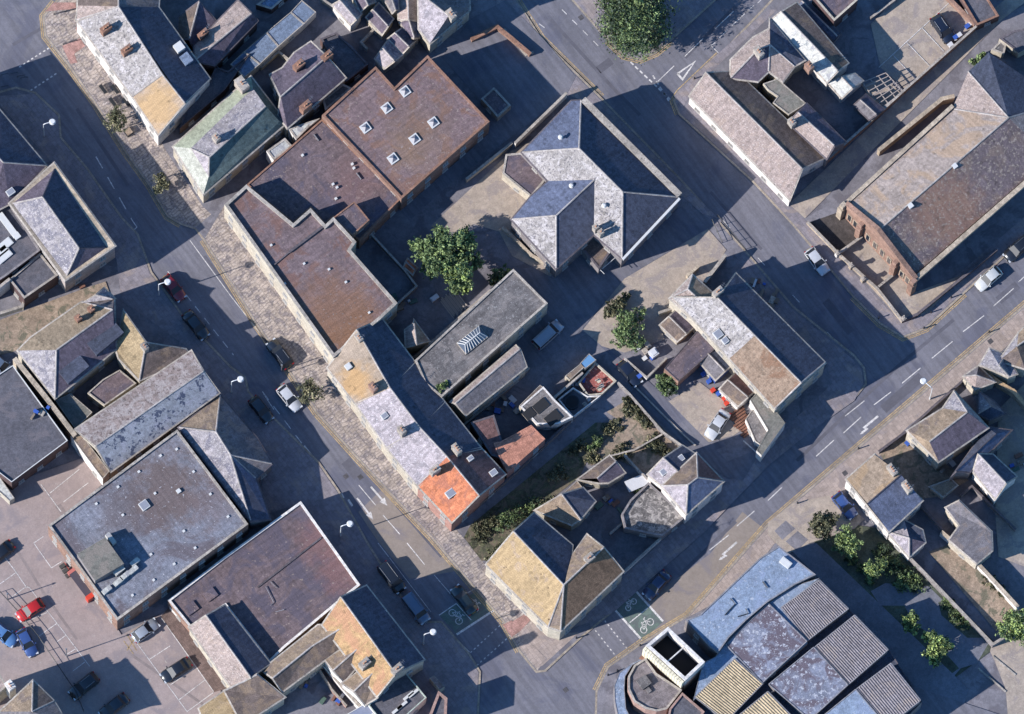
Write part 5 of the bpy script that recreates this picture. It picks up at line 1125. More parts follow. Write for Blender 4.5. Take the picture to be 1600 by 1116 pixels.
# ============================================================ VEHICLES
tyre_m = MP('tyre', (34, 34, 36), .8); rim_m = MP('alloy', (160, 162, 166), .3, .7); lampw_m = MP('headlamp_glass', (225, 228, 232), .1); lampr_m = MP('tail_lamp_red', (170, 30, 28), .2)
cglass = MP('car_glass', (36, 42, 52), .55); plast = MP('dark_plastic', (32, 34, 38), .6)
def paint(n, c): return MP('paint_' + n, c, .28, .15, clear=.8)
def car_parts(kind):
    """meshes of one car, x forward: list of (name, mesh, painted?, children)"""
    Lh, Wh, H = {'hatch': (2.05, .86, 1.45), 'saloon': (2.25, .88, 1.42), 'van': (2.35, .92, 1.85), 'suv': (2.25, .92, 1.62)}[kind]
    belt = {'van': 1.1, 'suv': 1.0}.get(kind, .90)
    st = [(-Lh, .78, .50), (-Lh + .12, .92, belt - .10), (-Lh + .5, 1, belt), (-.2, 1, belt + .02), (Lh - 1.15, 1, belt + .01), (Lh - .5, .96, belt - .14), (Lh - .14, .86, belt - .26), (Lh, .70, .48)]
    m = MB(); rings = []
    for x, wf, zt in st:
        w_ = Wh * wf
        ring = [(x, -w_ * .93, .24), (x, -w_, .42), (x, -w_, zt - .12), (x, -w_ * .88, zt), (x, 0, zt + .035), (x, w_ * .88, zt), (x, w_, zt - .12), (x, w_, .42), (x, w_ * .93, .24)]
        i0 = len(m.v); m.v += [Vector(p) for p in ring]; rings.append(i0)
    for a, b in zip(rings, rings[1:]):
        for k in range(9): m.f.append((a + k, a + (k + 1) % 9, b + (k + 1) % 9, b + k)); m.m.append(0)
    m.f.append(tuple(rings[0] + k for k in range(9))[::-1]); m.f.append(tuple(rings[-1] + k for k in range(9))); m.m += [0, 0]
    rb = {'hatch': -Lh + .25, 'saloon': -Lh + .75, 'van': -Lh + .1, 'suv': -Lh + .2}[kind]; rf = Lh - (1.15 if kind != 'van' else .95)
    tb = rb + (.45 if kind != 'van' else .12); tf = rf - (.75 if kind != 'van' else .55); wt = Wh * (.74 if kind != 'van' else .84); wb = Wh * .93
    z0, z1 = belt - .01, H - .05
    rt = []
    for x, w_, z in ((tb, wt * .9, z1), (tb + .12, wt, H), (tf - .2, wt, H), (tf, wt * .93, z1)):
        rt.append([(x, -w_, z - .03), (x, -w_ * .6, z), (x, w_ * .6, z), (x, w_, z - .03)])
    for a, b in zip(rt, rt[1:]):
        for k in range(3): m.face([a[k], b[k], b[k + 1], a[k + 1]], up=True)
    for s in (-1, 1):                                    # pillars
        for xa, xb in ((rb, tb), (rf, tf), ((rb + rf) / 2 - .1, (tb + tf) / 2 - .1)):
            wa, wc = wb + .004, wt + .004
            m.tube([(xa, s * wa, z0), (xb, s * wc, z1)], .045, n=5)
    parts = [('body', m, True, [])]
    def q(name, pts, up=True, par=None):
        t = MB(); t.face(pts, up=up); parts.append((name, t, False, [])) 
    q('windscreen', [(rf, -wb * .92, z0), (rf, wb * .92, z0), (tf, wt * .93, z1 - .02), (tf, -wt * .93, z1 - .02)])
    q('rear_window', [(rb, -wb * .92, z0), (rb, wb * .92, z0), (tb, wt * .9, z1 - .02), (tb, -wt * .9, z1 - .02)])
    for s in (-1, 1): q('side_window', [(rb, s * wb, z0), (rf, s * wb, z0), (tf, s * wt, z1 - .02), (tb, s * wt, z1 - .02)])
    wx = Lh - .82
    for sx in (-1, 1):
        for s in (-1, 1):
            t = MB(); t.tube([(sx * wx, s * (Wh - .20), .32), (sx * wx, s * (Wh + .015), .32)], .32, n=14)
            u = MB(); u.tube([(sx * wx, s * (Wh - .02), .32), (sx * wx, s * (Wh + .03), .32)], .2, n=10)
            parts.append(('wheel', t, tyre_m, [('rim', u, rim_m)]))
    for s in (-1, 1):
        t = MB(); t.box((Lh - .16, s * Wh * .66, belt - .36), .26, .36, .13, (1, s * -.25, 0)); parts.append(('headlight', t, lampw_m, []))
        t = MB(); t.box((-Lh + .06, s * Wh * .72, belt - .30), .12, .26, .22); parts.append(('tail_light', t, lampr_m, []))
        t = MB(); t.box((rf - .25, s * (Wh + .1), belt), .16, .2, .14); parts.append(('wing_mirror', t, 'paint', []))
    t = MB(); t.box((Lh - .03, 0, .34), .06, Wh * 1.0, .16); parts.append(('grille', t, plast, []))
    t = MB(); t.box((Lh - .01, 0, .30), .03, .52, .11); parts.append(('number_plate', t, trim_w, []))
    t = MB(); t.box((-Lh + .01, 0, .5), .03, .52, .11); parts.append(('number_plate', t, MP('plate_yellow', (220, 190, 60)), []))
    if kind in ('van', 'suv'):
        for s in (-1, 1): t = MB(); t.tube([(tb + .2, s * wt * .8, H + .06), (tf - .3, s * wt * .8, H + .06)], .035, n=6); parts.append(('roof_rail', t, rim_m, []))
    out = []
    def mk(name, mb, mt):
        o = mb.build(name, cglass if mt is False else (paint('white', (226, 226, 228)) if mt in (True, 'paint') else mt), smooth=(name in ('body', 'wheel', 'rim')))
        if name == 'body':
            bm = bmesh.new(); bm.from_mesh(o.data); bmesh.ops.remove_doubles(bm, verts=bm.verts, dist=.0005); bm.to_mesh(o.data); bm.free()
            for p in o.data.polygons: p.use_smooth = True
        me = o.data; bpy.data.objects.remove(o); return me
    for nm, mb, mt, ch in parts: out.append((nm, mk(nm, mb, mt), mt in (True, 'paint'), [(a, mk(a, b, c)) for a, b, c in ch]))
    return out
KIT = {k: car_parts(k) for k in ('hatch', 'saloon', 'van', 'suv')}
GC = 'cars standing on the streets and in the yards'
def car(x, y, hx, hy, kind, pn, pc, label, cat='car', z=0.0, group=GC, name='parked_car'):
    p = P(x, y, z + .8); h = Vector((hx, -hy, 0)).normalized()
    root = empty(name, (p.x, p.y, z), label, cat, group); root.rotation_euler.z = math.atan2(h.y, h.x); root.scale = (1.08,) * 3
    mt = paint(pn, pc)
    for nm, me, painted, ch in KIT[kind]:
        o = bpy.data.objects.new(nm, me); COL.objects.link(o); o.parent = root
        if painted: o.material_slots[0].link = 'OBJECT'; o.material_slots[0].material = mt
        for a, b in ch: c = bpy.data.objects.new(a, b); COL.objects.link(c); c.parent = o
    return root
wh = (244, 244, 246); sv = (176, 182, 192)
car(452, 622, .62, .78, 'hatch', 'white', wh, 'white hatchback on the main street half in a patch of sun')
car(437, 553, -.6, -.8, 'suv', 'black', (38, 40, 46), 'dark car with roof rails at the paved kerb near the white hatchback', z=.0)
car(271, 450, .62, .78, 'hatch', 'dark_red', (140, 28, 36), 'dark red car in the shade under the street lamp head')
car(306, 508, .62, .78, 'saloon', 'charcoal', (48, 52, 60), 'charcoal car in the shade behind the dark red car')
car(408, 640, .62, .78, 'hatch', 'charcoal', (48, 52, 60), 'charcoal hatchback in deep shade near the grey hipped building')
car(612, 903, .60, .80, 'van', 'black', (38, 40, 46), 'dark van with roof rails parked beside the lit road patch')
car(650, 951, .60, .80, 'van', 'steel_blue', (110, 126, 150), 'steel blue van parked last before the kerb build-out')
car(725, 937, -.60, -.80, 'saloon', 'dark_green', (40, 50, 52), 'very dark car waiting over the lower cycle box')
car(1277, 408, .58, .80, 'hatch', 'white', wh, 'white hatchback parked opposite the chapel forecourt, edge of the shadow')
car(1545, 435, -.75, .66, 'hatch', 'pearl', (236, 236, 232), 'bright white hatchback parked on the third street beside the chapel')
car(1591, 388, -.75, .66, 'suv', 'black', (38, 40, 46), 'dark car with roof rails cut by the right edge, behind the bright white one')
car(856, 523, .72, -.68, 'van', 'silver', sv, 'silver van in the shaded alley below the long felt roof')
car(1121, 663, -.55, .83, 'saloon', 'white', wh, 'white saloon in the small sunny yard by the timber stack', z=.14)
car(1026, 914, -.65, .75, 'saloon', 'deep_blue', (46, 60, 96), 'blue car driving in the shade towards the green cycle box')
car(47, 953, -.83, .55, 'hatch', 'red', (214, 44, 36), 'bright red hatchback parked in the sunny car park', z=.15)
car(227, 985, .80, -.60, 'hatch', 'silver', sv, 'silver hatchback parked by the brick corner of the car park', z=.15)
car(275, 1047, -.83, .55, 'saloon', 'black', (38, 40, 46), 'black saloon parked beneath the silver hatchback in the car park', z=.15)
car(-1, 865, -.75, .60, 'saloon', 'black', (38, 40, 46), 'black car nose cut by the left edge in the car park', z=.15)
car(4, 990, .75, .60, 'suv', 'sky_blue', (104, 150, 206), 'light blue car at the left edge beyond the fence of the car park', z=.13)
car(42, 1004, .45, .85, 'hatch', 'blue', (70, 96, 156), 'small blue car behind the light blue one by the car park fence', z=.13)
car(131, 1072, -.75, .62, 'suv', 'black', (38, 40, 46), 'black car in the big shadow at the bottom left of the car park', z=.15)
car(178, 1104, -.75, .62, 'saloon', 'charcoal', (48, 52, 60), 'charcoal car in the shadow at the bottom edge of the car park', z=.15)
car(1474, 46, .55, .83, 'suv', 'navy', (34, 40, 58), 'black navy car in the upper right parking yard among blue sacks', z=.15)
car(2, 571, .75, .6, 'hatch', 'steel_blue', (110, 126, 150), 'blue grey car end at the left edge above the dark flat roof', z=.13)
car(1320, 790, .62, .78, 'hatch', 'blue', (70, 96, 156), 'blue car in the narrow shade beside the white walled house', z=.13)
car(984, 583, .62, .78, 'hatch', 'navy', (34, 40, 58), 'dark blue car end in the shaded alley by the red court', z=.13)

# ============================================================ STREET FURNITURE
head_m = MP('lamp_head_white', (238, 238, 238), .4)
def street_lamp(x, y, ax_, ay_, label, h=8.0):
    """x, y = where the head shows; arm points along (ax_, ay_) in photo axes"""
    p = P(x, y, h); a = Vector((ax_, -ay_, 0)).normalized(); ln = math.hypot(ax_, ay_) * MPP * 1.0
    b = p - a * ln
    root = empty('street_lamp', (b.x, b.y, .12), label, 'street lamp', 'street lamps')
    m = MB(); m.tube([(b.x, b.y, .1), (b.x, b.y, 1.2)], .12, .12, 10); m.tube([(b.x, b.y, 1.2), (b.x, b.y, h - .3)], .09, .06, 10); m.build('pole', head_m, root)
    m = MB(); m.tube([(b.x, b.y, h - .35), tuple(b + a * .3 + Vector((0, 0, 0)))[:2] + (h - .1,), (p.x, p.y, h)], .07, n=8); m.build('arm', head_m, root)
    m = MB(); m.tube([(p.x, p.y, h - .22), (p.x, p.y, h - .1), (p.x, p.y, h + .06), (p.x, p.y, h + .16)], .5, .34, 16); m.build('lamp_head', head_m, root, smooth=False)
for x, y, l in ((82, 190, 'white street lamp nearest the top left corner in shade'), (262, 440, 'white street lamp over the dark red car'), (376, 592, 'white street lamp on the rounded kerb by the long mottled roof'),
                (547, 818, 'white street lamp beside the brown felt roof, lower main street'), (677, 987, 'white street lamp on the kerb build-out by the cycle box')):
    street_lamp(x, y, 14, -4, l)
street_lamp(1443, 595, -14, -12, 'white street lamp on the far pavement of the third street', 8)
def bollard(x, y, label, z=.13, h=.95):
    p = P(x, y, z); root = empty('bollard', (p.x, p.y, z), label, 'bollard', 'black bollards')
    m = MB(); m.tube([(p.x, p.y, z), (p.x, p.y, z + h)], .11, .09, 8); m.build('post', iron_m, root); m = MB(); m.tube([(p.x, p.y, z + h), (p.x, p.y, z + h + .12)], .13, .07, 8); m.build('cap', iron_m, root)
BB = [(2, 3, 400, 645, 'black bollard at the kerb point of the corner building pavement'), (2, 3, 797, 690, 'black bollard beside the green cycle box kerb'), (2, 3, 655, 848, 'black bollard north of the curved canopy'), (2, 3, 597, 875, 'black bollard on the curved pavement by the canopy'),
      (3, 1, 688, 868, 'black bollard on the chapel corner pavement, westernmost'), (3, 1, 970, 930, 'black bollard at the chapel street corner, kerb side'), (3, 1, 1140, 740, 'black bollard along the chapel pavement further up the street'), (3, 1, 1015, 832, 'black bollard beside the chapel corner wall'),
      (3, 1, 1375, 955, 'black bollard across the third street from the chapel'), (3, 2, 183, 905, 'black bollard on the pale pavement by the park'), (3, 2, 562, 565, 'black bollard near the tan roofed white walled house'), (2, 0, 630, 275, 'black bollard left of the big tree corner'), (2, 0, 945, 272, 'black bollard right of the big tree corner'), (2, 0, 1135, 492, 'black bollard by the give way triangle')]
for c_, r_, x, y, l in BB:
    q = T(c_, r_, (x, y))[0]; bollard(*q, l)
# guard rails: posts with rails
def railing(pts, label, h=1.05, step=1.5, mat=None, name='guard_rail', group=None, z=.13):
    Q = [P(x, y, z) for x, y in pts]; root = mkroot(name, label, 'railing', Q, group); mat = mat or iron_m
    m = MB()
    for a, b in zip(Q, Q[1:]):
        for zz in (h, h * .5): m.tube([a + Vector((0, 0, zz)), b + Vector((0, 0, zz))], .04, n=5)
    m.build('rail', mat, root)
    for a, b in zip(Q, Q[1:]):
        n = max(1, int((b - a).length / step))
        for i in range(n + 1 if b is Q[-1] else n): p = lerp(a, b, i / n); m = MB(); m.tube([p, p + Vector((0, 0, h))], .045, n=5); m.build('post', mat, root)
railing([(1121, 338), (1164, 390)], 'black guard rail across the lane mouth by the sandy yard')
railing([(1112, 345), (1128, 380)], 'second black rail beside the lane mouth rail')
railing(T(0, 0, (335, 95), (480, 60)), 'black rail at the top of the paved corner, top left')
railing(T(0, 0, (395, 280), (480, 255)), 'black rail below the paved corner beside red paving')
railing(T(0, 3, (0, 360), (110, 480), (240, 640), (470, 980), (520, 1100)), 'dark mesh fence along the lower left car park', h=1.3, step=2.2, name='mesh_fence')
def prop(name, label, cat, x, y, z, parts, group=None, tile=None, ax=None):
    """small thing: parts = (name, dx, dy, dz, sx, sy, sz, material)"""
    if tile: (x, y), = T(*tile, (x, y))
    p = P(x, y, z); a = Vector(ax or SD).normalized(); root = empty(name, (p.x, p.y, z), label, cat, group)
    b = Vector((-a.y, a.x, 0))
    for n_, dx, dy, dz, sx, sy, sz, mt in parts:
        m = MB(); c = p + a * dx + b * dy; m.box((c.x, c.y, z + dz), sx, sy, sz, a); m.build(n_, mt, root)
def bin_(x, y, mt, label, tile, z=.15): prop('wheelie_bin', label, 'bin', x, y, z, [('bin_body', 0, 0, .08, .55, .6, .85, mt), ('lid', 0, 0, .94, .62, .68, .07, mt), ('wheel', -.2, .3, 0, .1, .16, .16, tyre_m), ('wheel', .2, .3, 0, .1, .16, .16, tyre_m)], 'wheelie bins', tile)
redp = MP('plastic_red', (226, 70, 44), .5); blup = MP('plastic_blue', (60, 100, 190), .5); grnp = MP('plastic_green', (60, 96, 70), .5); whp = MP('plastic_white', (225, 225, 228), .5)
bin_(1250, 205, redp, 'red bin by the slate outbuilding in the small car yard', (2, 2)); bin_(1322, 255, redp, 'larger red bin against the white outbuilding', (2, 2)); bin_(1335, 285, redp, 'red bin closest to the parked white saloon', (2, 2))
bin_(1190, 105, blup, 'blue bin by the slate outbuilding, nearest its corner', (2, 2)); bin_(1225, 150, blup, 'blue bin beside the red ones under the slate outbuilding', (2, 2)); bin_(1285, 225, blup, 'small blue bin between the red bins', (2, 2))
bin_(792, 118, blup, 'blue bin at the alley gate of the shrubby yard', (2, 2))
for i, (x, y, mt, l) in enumerate(((1240, 170, blup, 'blue sack bin at the foot of the brick wall by the navy car'), (1190, 225, whp, 'white bin next to the navy car in the parking yard'), (1165, 240, blup, 'blue bin close to the tail of the navy car'), (1135, 285, whp, 'pale bin at the lower end of the parking yard wall'), (1265, 150, whp, 'white bin in the corner of the parking yard'))): bin_(x, y, mt, l, (3, 0))
# trolley shelter along the big block
prop('trolley_shelter', 'red framed trolley shelter against the brick side of the large block', 'trolley shelter', 505, 320, .15,
     [('roof', 0, 0, 2.1, 4.2, 1.2, .08, MP('shelter_glass', (90, 84, 92), .2)), ('end_panel', 2.3, 0, 0, .7, 1.3, 2.2, redp), ('end_panel', -2.3, 0, 0, .5, 1.2, 2.2, MP('plastic_pink', (206, 120, 110), .5)), ('back_panel', 0, .6, 0, 4.2, .06, 2.0, redp)], tile=(0, 3))
for i in range(3):
    prop('shopping_trolley', ['metal shopping trolley in the row outside the shelter, nearest the shelter', 'metal shopping trolley in the middle of the short row', 'metal shopping trolley at the far end of the short row'][i], 'trolley', 425 - 18 * i, 255 - 28 * i, .15,
         [('basket', 0, 0, .5, .55, .9, .45, MP('wire_grey', (120, 116, 108), .4, .6)), ('base', 0, 0, .15, .5, .85, .05, MP('wire_grey', (120, 116, 108), .4, .6)), ('handle', 0, .5, 1.0, .55, .05, .05, redp)], 'shopping trolleys', (0, 3))
# timber stack, benches, tanks
prop('timber_stack', 'stack of reddish timber sleepers beside the white saloon', 'timber', 1440, 400, .15, [('sleeper', -2 + i * .42, 0, .02 * (i % 3), .3, 3.0 - (i % 4) * .3, .3, M('sleeper_wood', (140, 92, 74), var=.25)) for i in range(10)], tile=(2, 2))
railing(T(2, 2, (1440, 520), (1540, 610), (1594, 570)), 'white rail round the low cluttered extension', mat=trim_w, z=.15)
for i, (x, y, l) in enumerate(((1185, 770, 'white skip lying in the dark yard near the rubble roof'),)): pass
prop('skip', 'white skip in the dark yard next to the hipped house', 'skip', 775, 785, .15, [('tub', 0, 0, .05, 1.6, 3.0, 1.1, whp), ('rim', 0, 0, 1.15, 1.75, 3.2, .08, whp)], tile=(2, 2), ax=(.4, -.9, 0))
prop('stacked_crates', 'pale stacked crates in the shaded yard below the bright bush', 'crates', 1110, 745, .15, [('crate', 0, 0, 0, .7, 1.2, .8, whp), ('crate', .1, .05, .82, .65, 1.1, .4, whp)], tile=(1, 1))
prop('garden_table_pile', 'pile of pale planks under the bushy trees', 'planks', 1225, 790, .15, [('plank', -1 + i * .24, (i % 3) * .2, .15 * (i % 2), .18, 3.2, .12, MP('plank_pale', (190, 178, 168), .7)) for i in range(12)], tile=(1, 1), ax=(.8, .6, 0))
prop('junk_pile', 'scattered pale junk in the yard by the alley shrubs', 'junk', 790, 1050, .15, [('box', dx, dy, 0, .6 + .3 * ((i * 7) % 3), .7, .4 + .2 * (i % 3), (whp, cap_l, blup, trim_w)[i % 4]) for i, (dx, dy) in enumerate(((0, 0), (1, .4), (-.8, .6), (1.8, -.3), (-1.6, -.2), (.4, 1.2), (2.4, .7)))], tile=(2, 1))
CL = MP('tarpaulin_green', (84, 110, 96), .6); RU = MP('rusty_metal', (140, 96, 78), .7); WD = MP('weathered_wood', (150, 132, 116), .8)
for x, y, n_, l in ((628, 470, 5, 'junk heap in the dark yard beside the rusty felt roof'), (640, 600, 3, 'small junk heap by the mossy end of the long felt roof'), (770, 640, 5, 'junk scattered in the shaded court behind the pitched rear wing'), (805, 625, 4, 'boxes left at the edge of the roof terrace'),
                    (905, 605, 4, 'clutter against the wall of the pale courtyard'), (450, 110, 5, 'stored odds and ends on the lean-to yard near the purple house'), (405, 95, 4, 'rubbish in the small yard between blue garages and purple house'), (1180, 455, 5, 'rubbish in the shaded strip behind the long mottled house'),
                    (1215, 470, 4, 'crates in the shaded strip near the street corner'), (1262, 70, 4, 'boxes in the dark gap behind the long white roof'), (985, 800, 4, 'dumped boxes in the dark yard near the rubble roof'), (945, 790, 5, 'junk in the deep shade beside the wedge roofed building'),
                    (1475, 720, 5, 'reddish junk pile between the shaded right hand houses'), (1440, 690, 4, 'boxes against the garden wall of the sunlit right yard'), (1590, 720, 4, 'stuff piled at the right edge below the pale gabled house'), (120, 440, 3, 'bins and bags under the low flat roof wall'), (330, 1000, 3, 'crates along the brown path by the pink gabled wing'),
                    (480, 1060, 6, 'dark clutter in the court behind the small gables'), (520, 1090, 4, 'more clutter nearer the conservatory roof'), (60, 640, 3, 'units standing on the broad dark flat roof edge') ):
    rr = random.Random(int(x * 3 + y)); zz = 6.0 if l.startswith('units') else .15
    prop('junk_pile', l, 'junk', x, y, zz, [(rr.choice(('box', 'plank', 'sack')), rr.uniform(-1.6, 1.6), rr.uniform(-1.2, 1.2), 0, rr.uniform(.3, 1.3), rr.uniform(.3, .8), rr.uniform(.2, .9), rr.choice((whp, cap_l, WD, RU, CL, WD, blup))) for _ in range(n_ + 2)], 'junk piles in the yards', ax=(rr.uniform(.3, 1), rr.uniform(-1, 1), 0))
prop('water_butt', 'white round topped tank beside the alley shrub yard', 'tank', 880, 1090, .15, [('tank_body', 0, 0, 0, 1.2, 1.2, 1.3, whp), ('lid', 0, 0, 1.3, .8, .8, .15, whp)], tile=(2, 1))
# market stalls / cycle stands at the far left
for i, (x, y) in enumerate(((30, 470), (90, 462), (130, 480), (30, 545), (150, 490))):
    prop('cycle_rack', ['cycle rack at the left edge above the crossing', 'cycle rack second from the left edge', 'cycle rack nearest the shaded crossing', 'cycle rack lowest at the left edge', 'cycle rack at the tip of the tan pavement'][i], 'cycle rack', x, y, .14, [('hoop', -.5, 0, 0, .07, .07, .8, iron_m), ('hoop', .5, 0, 0, .07, .07, .8, iron_m), ('top_bar', 0, 0, .8, 1.07, .07, .07, iron_m)], 'cycle racks', (0, 0), ax=(1, .2, 0))
for i, (x, y) in enumerate(((700, 640), (715, 560), (640, 560), (785, 640))):
    prop('bench', ['bench on the paving north of the small street tree', 'bench nearest the mottled terrace front', 'bench close to the yellow lines', 'bench beside the dark tub on the paving'][i], 'bench', x, y, .14, [('seat', 0, 0, .42, 1.5, .45, .06, plast), ('backrest', 0, .24, .5, 1.5, .05, .4, plast), ('leg', -.6, 0, 0, .07, .4, .42, iron_m), ('leg', .6, 0, 0, .07, .4, .42, iron_m)], 'street benches', (0, 0))
prop('planter', 'dark round planter box below the small street tree', 'planter', 800, 825, .14, [('tub', 0, 0, 0, 1.1, 1.1, .7, iron_m), ('soil', 0, 0, .7, .95, .95, .02, dirt_m)], tile=(0, 0))
# sign posts casting long thin shadows
def post(x, y, h, label, z=.14):
    p = P(x, y, z); root = empty('sign_post', (p.x, p.y, z), label, 'sign post', 'slim posts'); m = MB(); m.tube([(p.x, p.y, z), (p.x, p.y, h)], .09, .06, 7); m.build('pole', steel_m, root); m = MB(); m.tube([(p.x, p.y, h), (p.x, p.y, h + .25)], .16, .1, 7); m.build('cap', steel_m, root)
for x, y, h, l in ((104, 1026, 6, 'slim pole throwing a long thin shadow over the car park'), (12, 937, 4.5, 'slim pole near the left edge of the car park'), (440, 579, 4, 'slim post at the kerb above the white hatchback')): post(x, y, h, l)

# ============================================================ TREES AND SHRUBS
def leafm(n, c, seed):
    m = M(n, c, var=.45, rough=.6, seed=seed, bump=0.0, alb=.8); return m
LF = {'dark': [leafm('leaf_dark', (58, 76, 58), 1), leafm('leaf_mid', (84, 108, 68), 2), leafm('leaf_light', (122, 146, 86), 3)],
      'mid': [leafm('leaf_mid', (66, 92, 52), 2), leafm('leaf_fresh', (102, 128, 78), 9), leafm('leaf_fresh_light', (138, 164, 96), 10)],
      'bright': [leafm('leaf_mid', (66, 92, 52), 2), leafm('leaf_light', (96, 122, 66), 3), leafm('leaf_bright', (166, 190, 100), 4)],
      'olive': [leafm('leaf_olive_dark', (78, 84, 62), 5), leafm('leaf_olive', (102, 104, 76), 6), leafm('leaf_olive_light', (138, 134, 100), 7)]}
bark_m = M('bark', (96, 80, 66), var=.25)
def tree(x, y, lobes, label, n=5000, tone='dark', leaf=.22, trunk=True, name='broadleaf_tree', cat='tree', z0=.13, group=None, seed=0):
    """lobes = (dx px, dy px, radius m, height of centre m)"""
    rnd = random.Random(seed + int(x * 7 + y)); b = P(x, y, z0)
    root = empty(name, (b.x, b.y, z0), label, cat, group)
    tot = sum(l[2] ** 2 for l in lobes)
    cr = MB(); ctr = []
    for dx, dy, r, zc_ in lobes:
        c = P(x + dx, y + dy, zc_); ctr.append(c)
        # each lobe is a cluster of sprays
        ns = max(5, int(26 * r ** 1.4))
        sprays = []
        for i in range(ns):
            v = Vector((rnd.gauss(0, 1), rnd.gauss(0, 1), rnd.gauss(0, .8))).normalized() * (r * rnd.choice((rnd.uniform(.3, .95), rnd.uniform(.8, 1.32)))); v.z *= .75
            sprays.append((c + v, r * rnd.uniform(.16, .34), rnd.choices((0, 1, 2), (3, 4, 2.4))[0]))
        for k in range(int(n * r * r / tot)):
            s, sr, mi = sprays[rnd.randrange(ns)]
            p = s + Vector((rnd.gauss(0, 1), rnd.gauss(0, 1), rnd.gauss(0, .7))) * sr * .62
            nn = Vector((rnd.gauss(0, .7), rnd.gauss(0, .7), rnd.uniform(.1, 1))).normalized(); a = nn.orthogonal().normalized(); a.rotate(Matrix.Rotation(rnd.uniform(0, 6.28), 3, nn)); bb = nn.cross(a)
            q = leaf * rnd.choice((rnd.uniform(.45, .9), rnd.uniform(.8, 1.6)))
            if rnd.random() < .15: mi = rnd.randrange(3)
            cr.v += [p - a * q, p - bb * q * .55, p + a * q, p + bb * q * .55]; i0 = len(cr.v) - 4; cr.f.append((i0, i0 + 1, i0 + 2, i0 + 3)); cr.m.append(mi)
    cr.build('crown', LF[tone], root)
    if trunk:
        t = MB(); hh = max(1.2, min(c.z for c in ctr) * .7); t.tube([b, (b.x + .05, b.y, hh * .5), (b.x, b.y + .05, hh)], .09 + .035 * hh, .07 + .02 * hh, 8)
        for c in ctr: t.tube([(b.x, b.y + .05, hh * .85), lerp(Vector((b.x, b.y, hh)), c, .5) + Vector((0, 0, .2)), c], .06 + .02 * hh, .03, 6)
        t.build('trunk', bark_m, root)
    return root
tree(992, 55, [(0, -4, 3.2, 6), (-25, -14, 2.6, 5.5), (24, -16, 2.6, 5.5), (-8, -42, 3.0, 6.5), (25, -45, 2.8, 6), (2, -25, 3.0, 8.0), (-28, -40, 2.4, 5), (-12, 8, 1.9, 4), (18, 6, 2.0, 4), (5, -62, 3.0, 6)], 'big dense dark green tree on the rounded corner at the top edge', 30000, 'dark', .17)
tree(692, 412, [(-8, -28, 1.7, 6), (12, -30, 1.8, 6.5), (-28, -22, 1.5, 5), (-5, -5, 1.8, 6), (28, -18, 1.9, 5.5), (18, 2, 1.7, 5), (-22, 8, 1.3, 4), (35, -38, 1.5, 5), (0, -45, 1.3, 5), (-40, -30, 1.0, 4.5), (48, -5, 1.2, 4)], 'ragged green tree by the sandy yard behind the felt roofs', 12000, 'mid', .2)
tree(716, 455, [(0, -18, 1.5, 6.2), (8, -32, 1.2, 6.4), (-10, -24, 1.2, 5.6), (6, -8, 1.1, 5.2)], 'bright green bush below the ragged green tree', 5000, 'bright', .2, name='bush', cat='bush')
tree(785, 438, [(0, -5, 1.3, 2.2), (-8, 3, 1.0, 1.8), (6, -10, .9, 1.8)], 'low green shrub at the end of the long pale wall', 2600, 'dark', .2, name='shrub', cat='shrub')
tree(982, 520, [(0, -6, 1.6, 3), (-10, 8, 1.3, 2.6), (12, -22, 1.3, 2.6), (10, 14, 1.2, 2.2), (-4, -25, 1.0, 2.2)], 'dark shrubby tree in the yard beside the alley', 6000, 'mid', .16)
tree(960, 480, [(0, 0, .9, 1.5), (10, -8, .8, 1.5), (-8, 8, .8, 1.2), (18, -16, .6, 1)], 'olive shrub at the edge of the sandy yard', 2500, 'olive', .18, name='shrub', cat='shrub', trunk=False)
tree(1040, 600, [(0, 0, 1.2, 1.6), (-8, -6, .9, 1.4), (8, 8, .9, 1.3)], 'clipped dark hedge bush in the walled corner by the brick garage', 3200, 'dark', .16, name='bush', cat='bush')
tree(181, 190, [(0, -5, 1.2, 3.4), (6, 4, 1.0, 3), (-8, 2, 1.0, 3), (2, -14, .9, 3.2)], 'small olive street tree on the paved corner, top left', 2200, 'olive', .15)
tree(484, 613, [(0, -4, 1.2, 3.4), (-8, 4, 1.1, 3), (8, 2, 1.0, 3), (-4, -12, .9, 3)], 'small olive street tree by the white hatchback', 1800, 'olive', .15)
tree(252, 280, [(0, 0, .9, 2.6), (6, 8, .8, 2.4), (-4, 14, .7, 2.2)], 'small dark street tree in the shade by the green roofed corner', 1400, 'olive', .15)
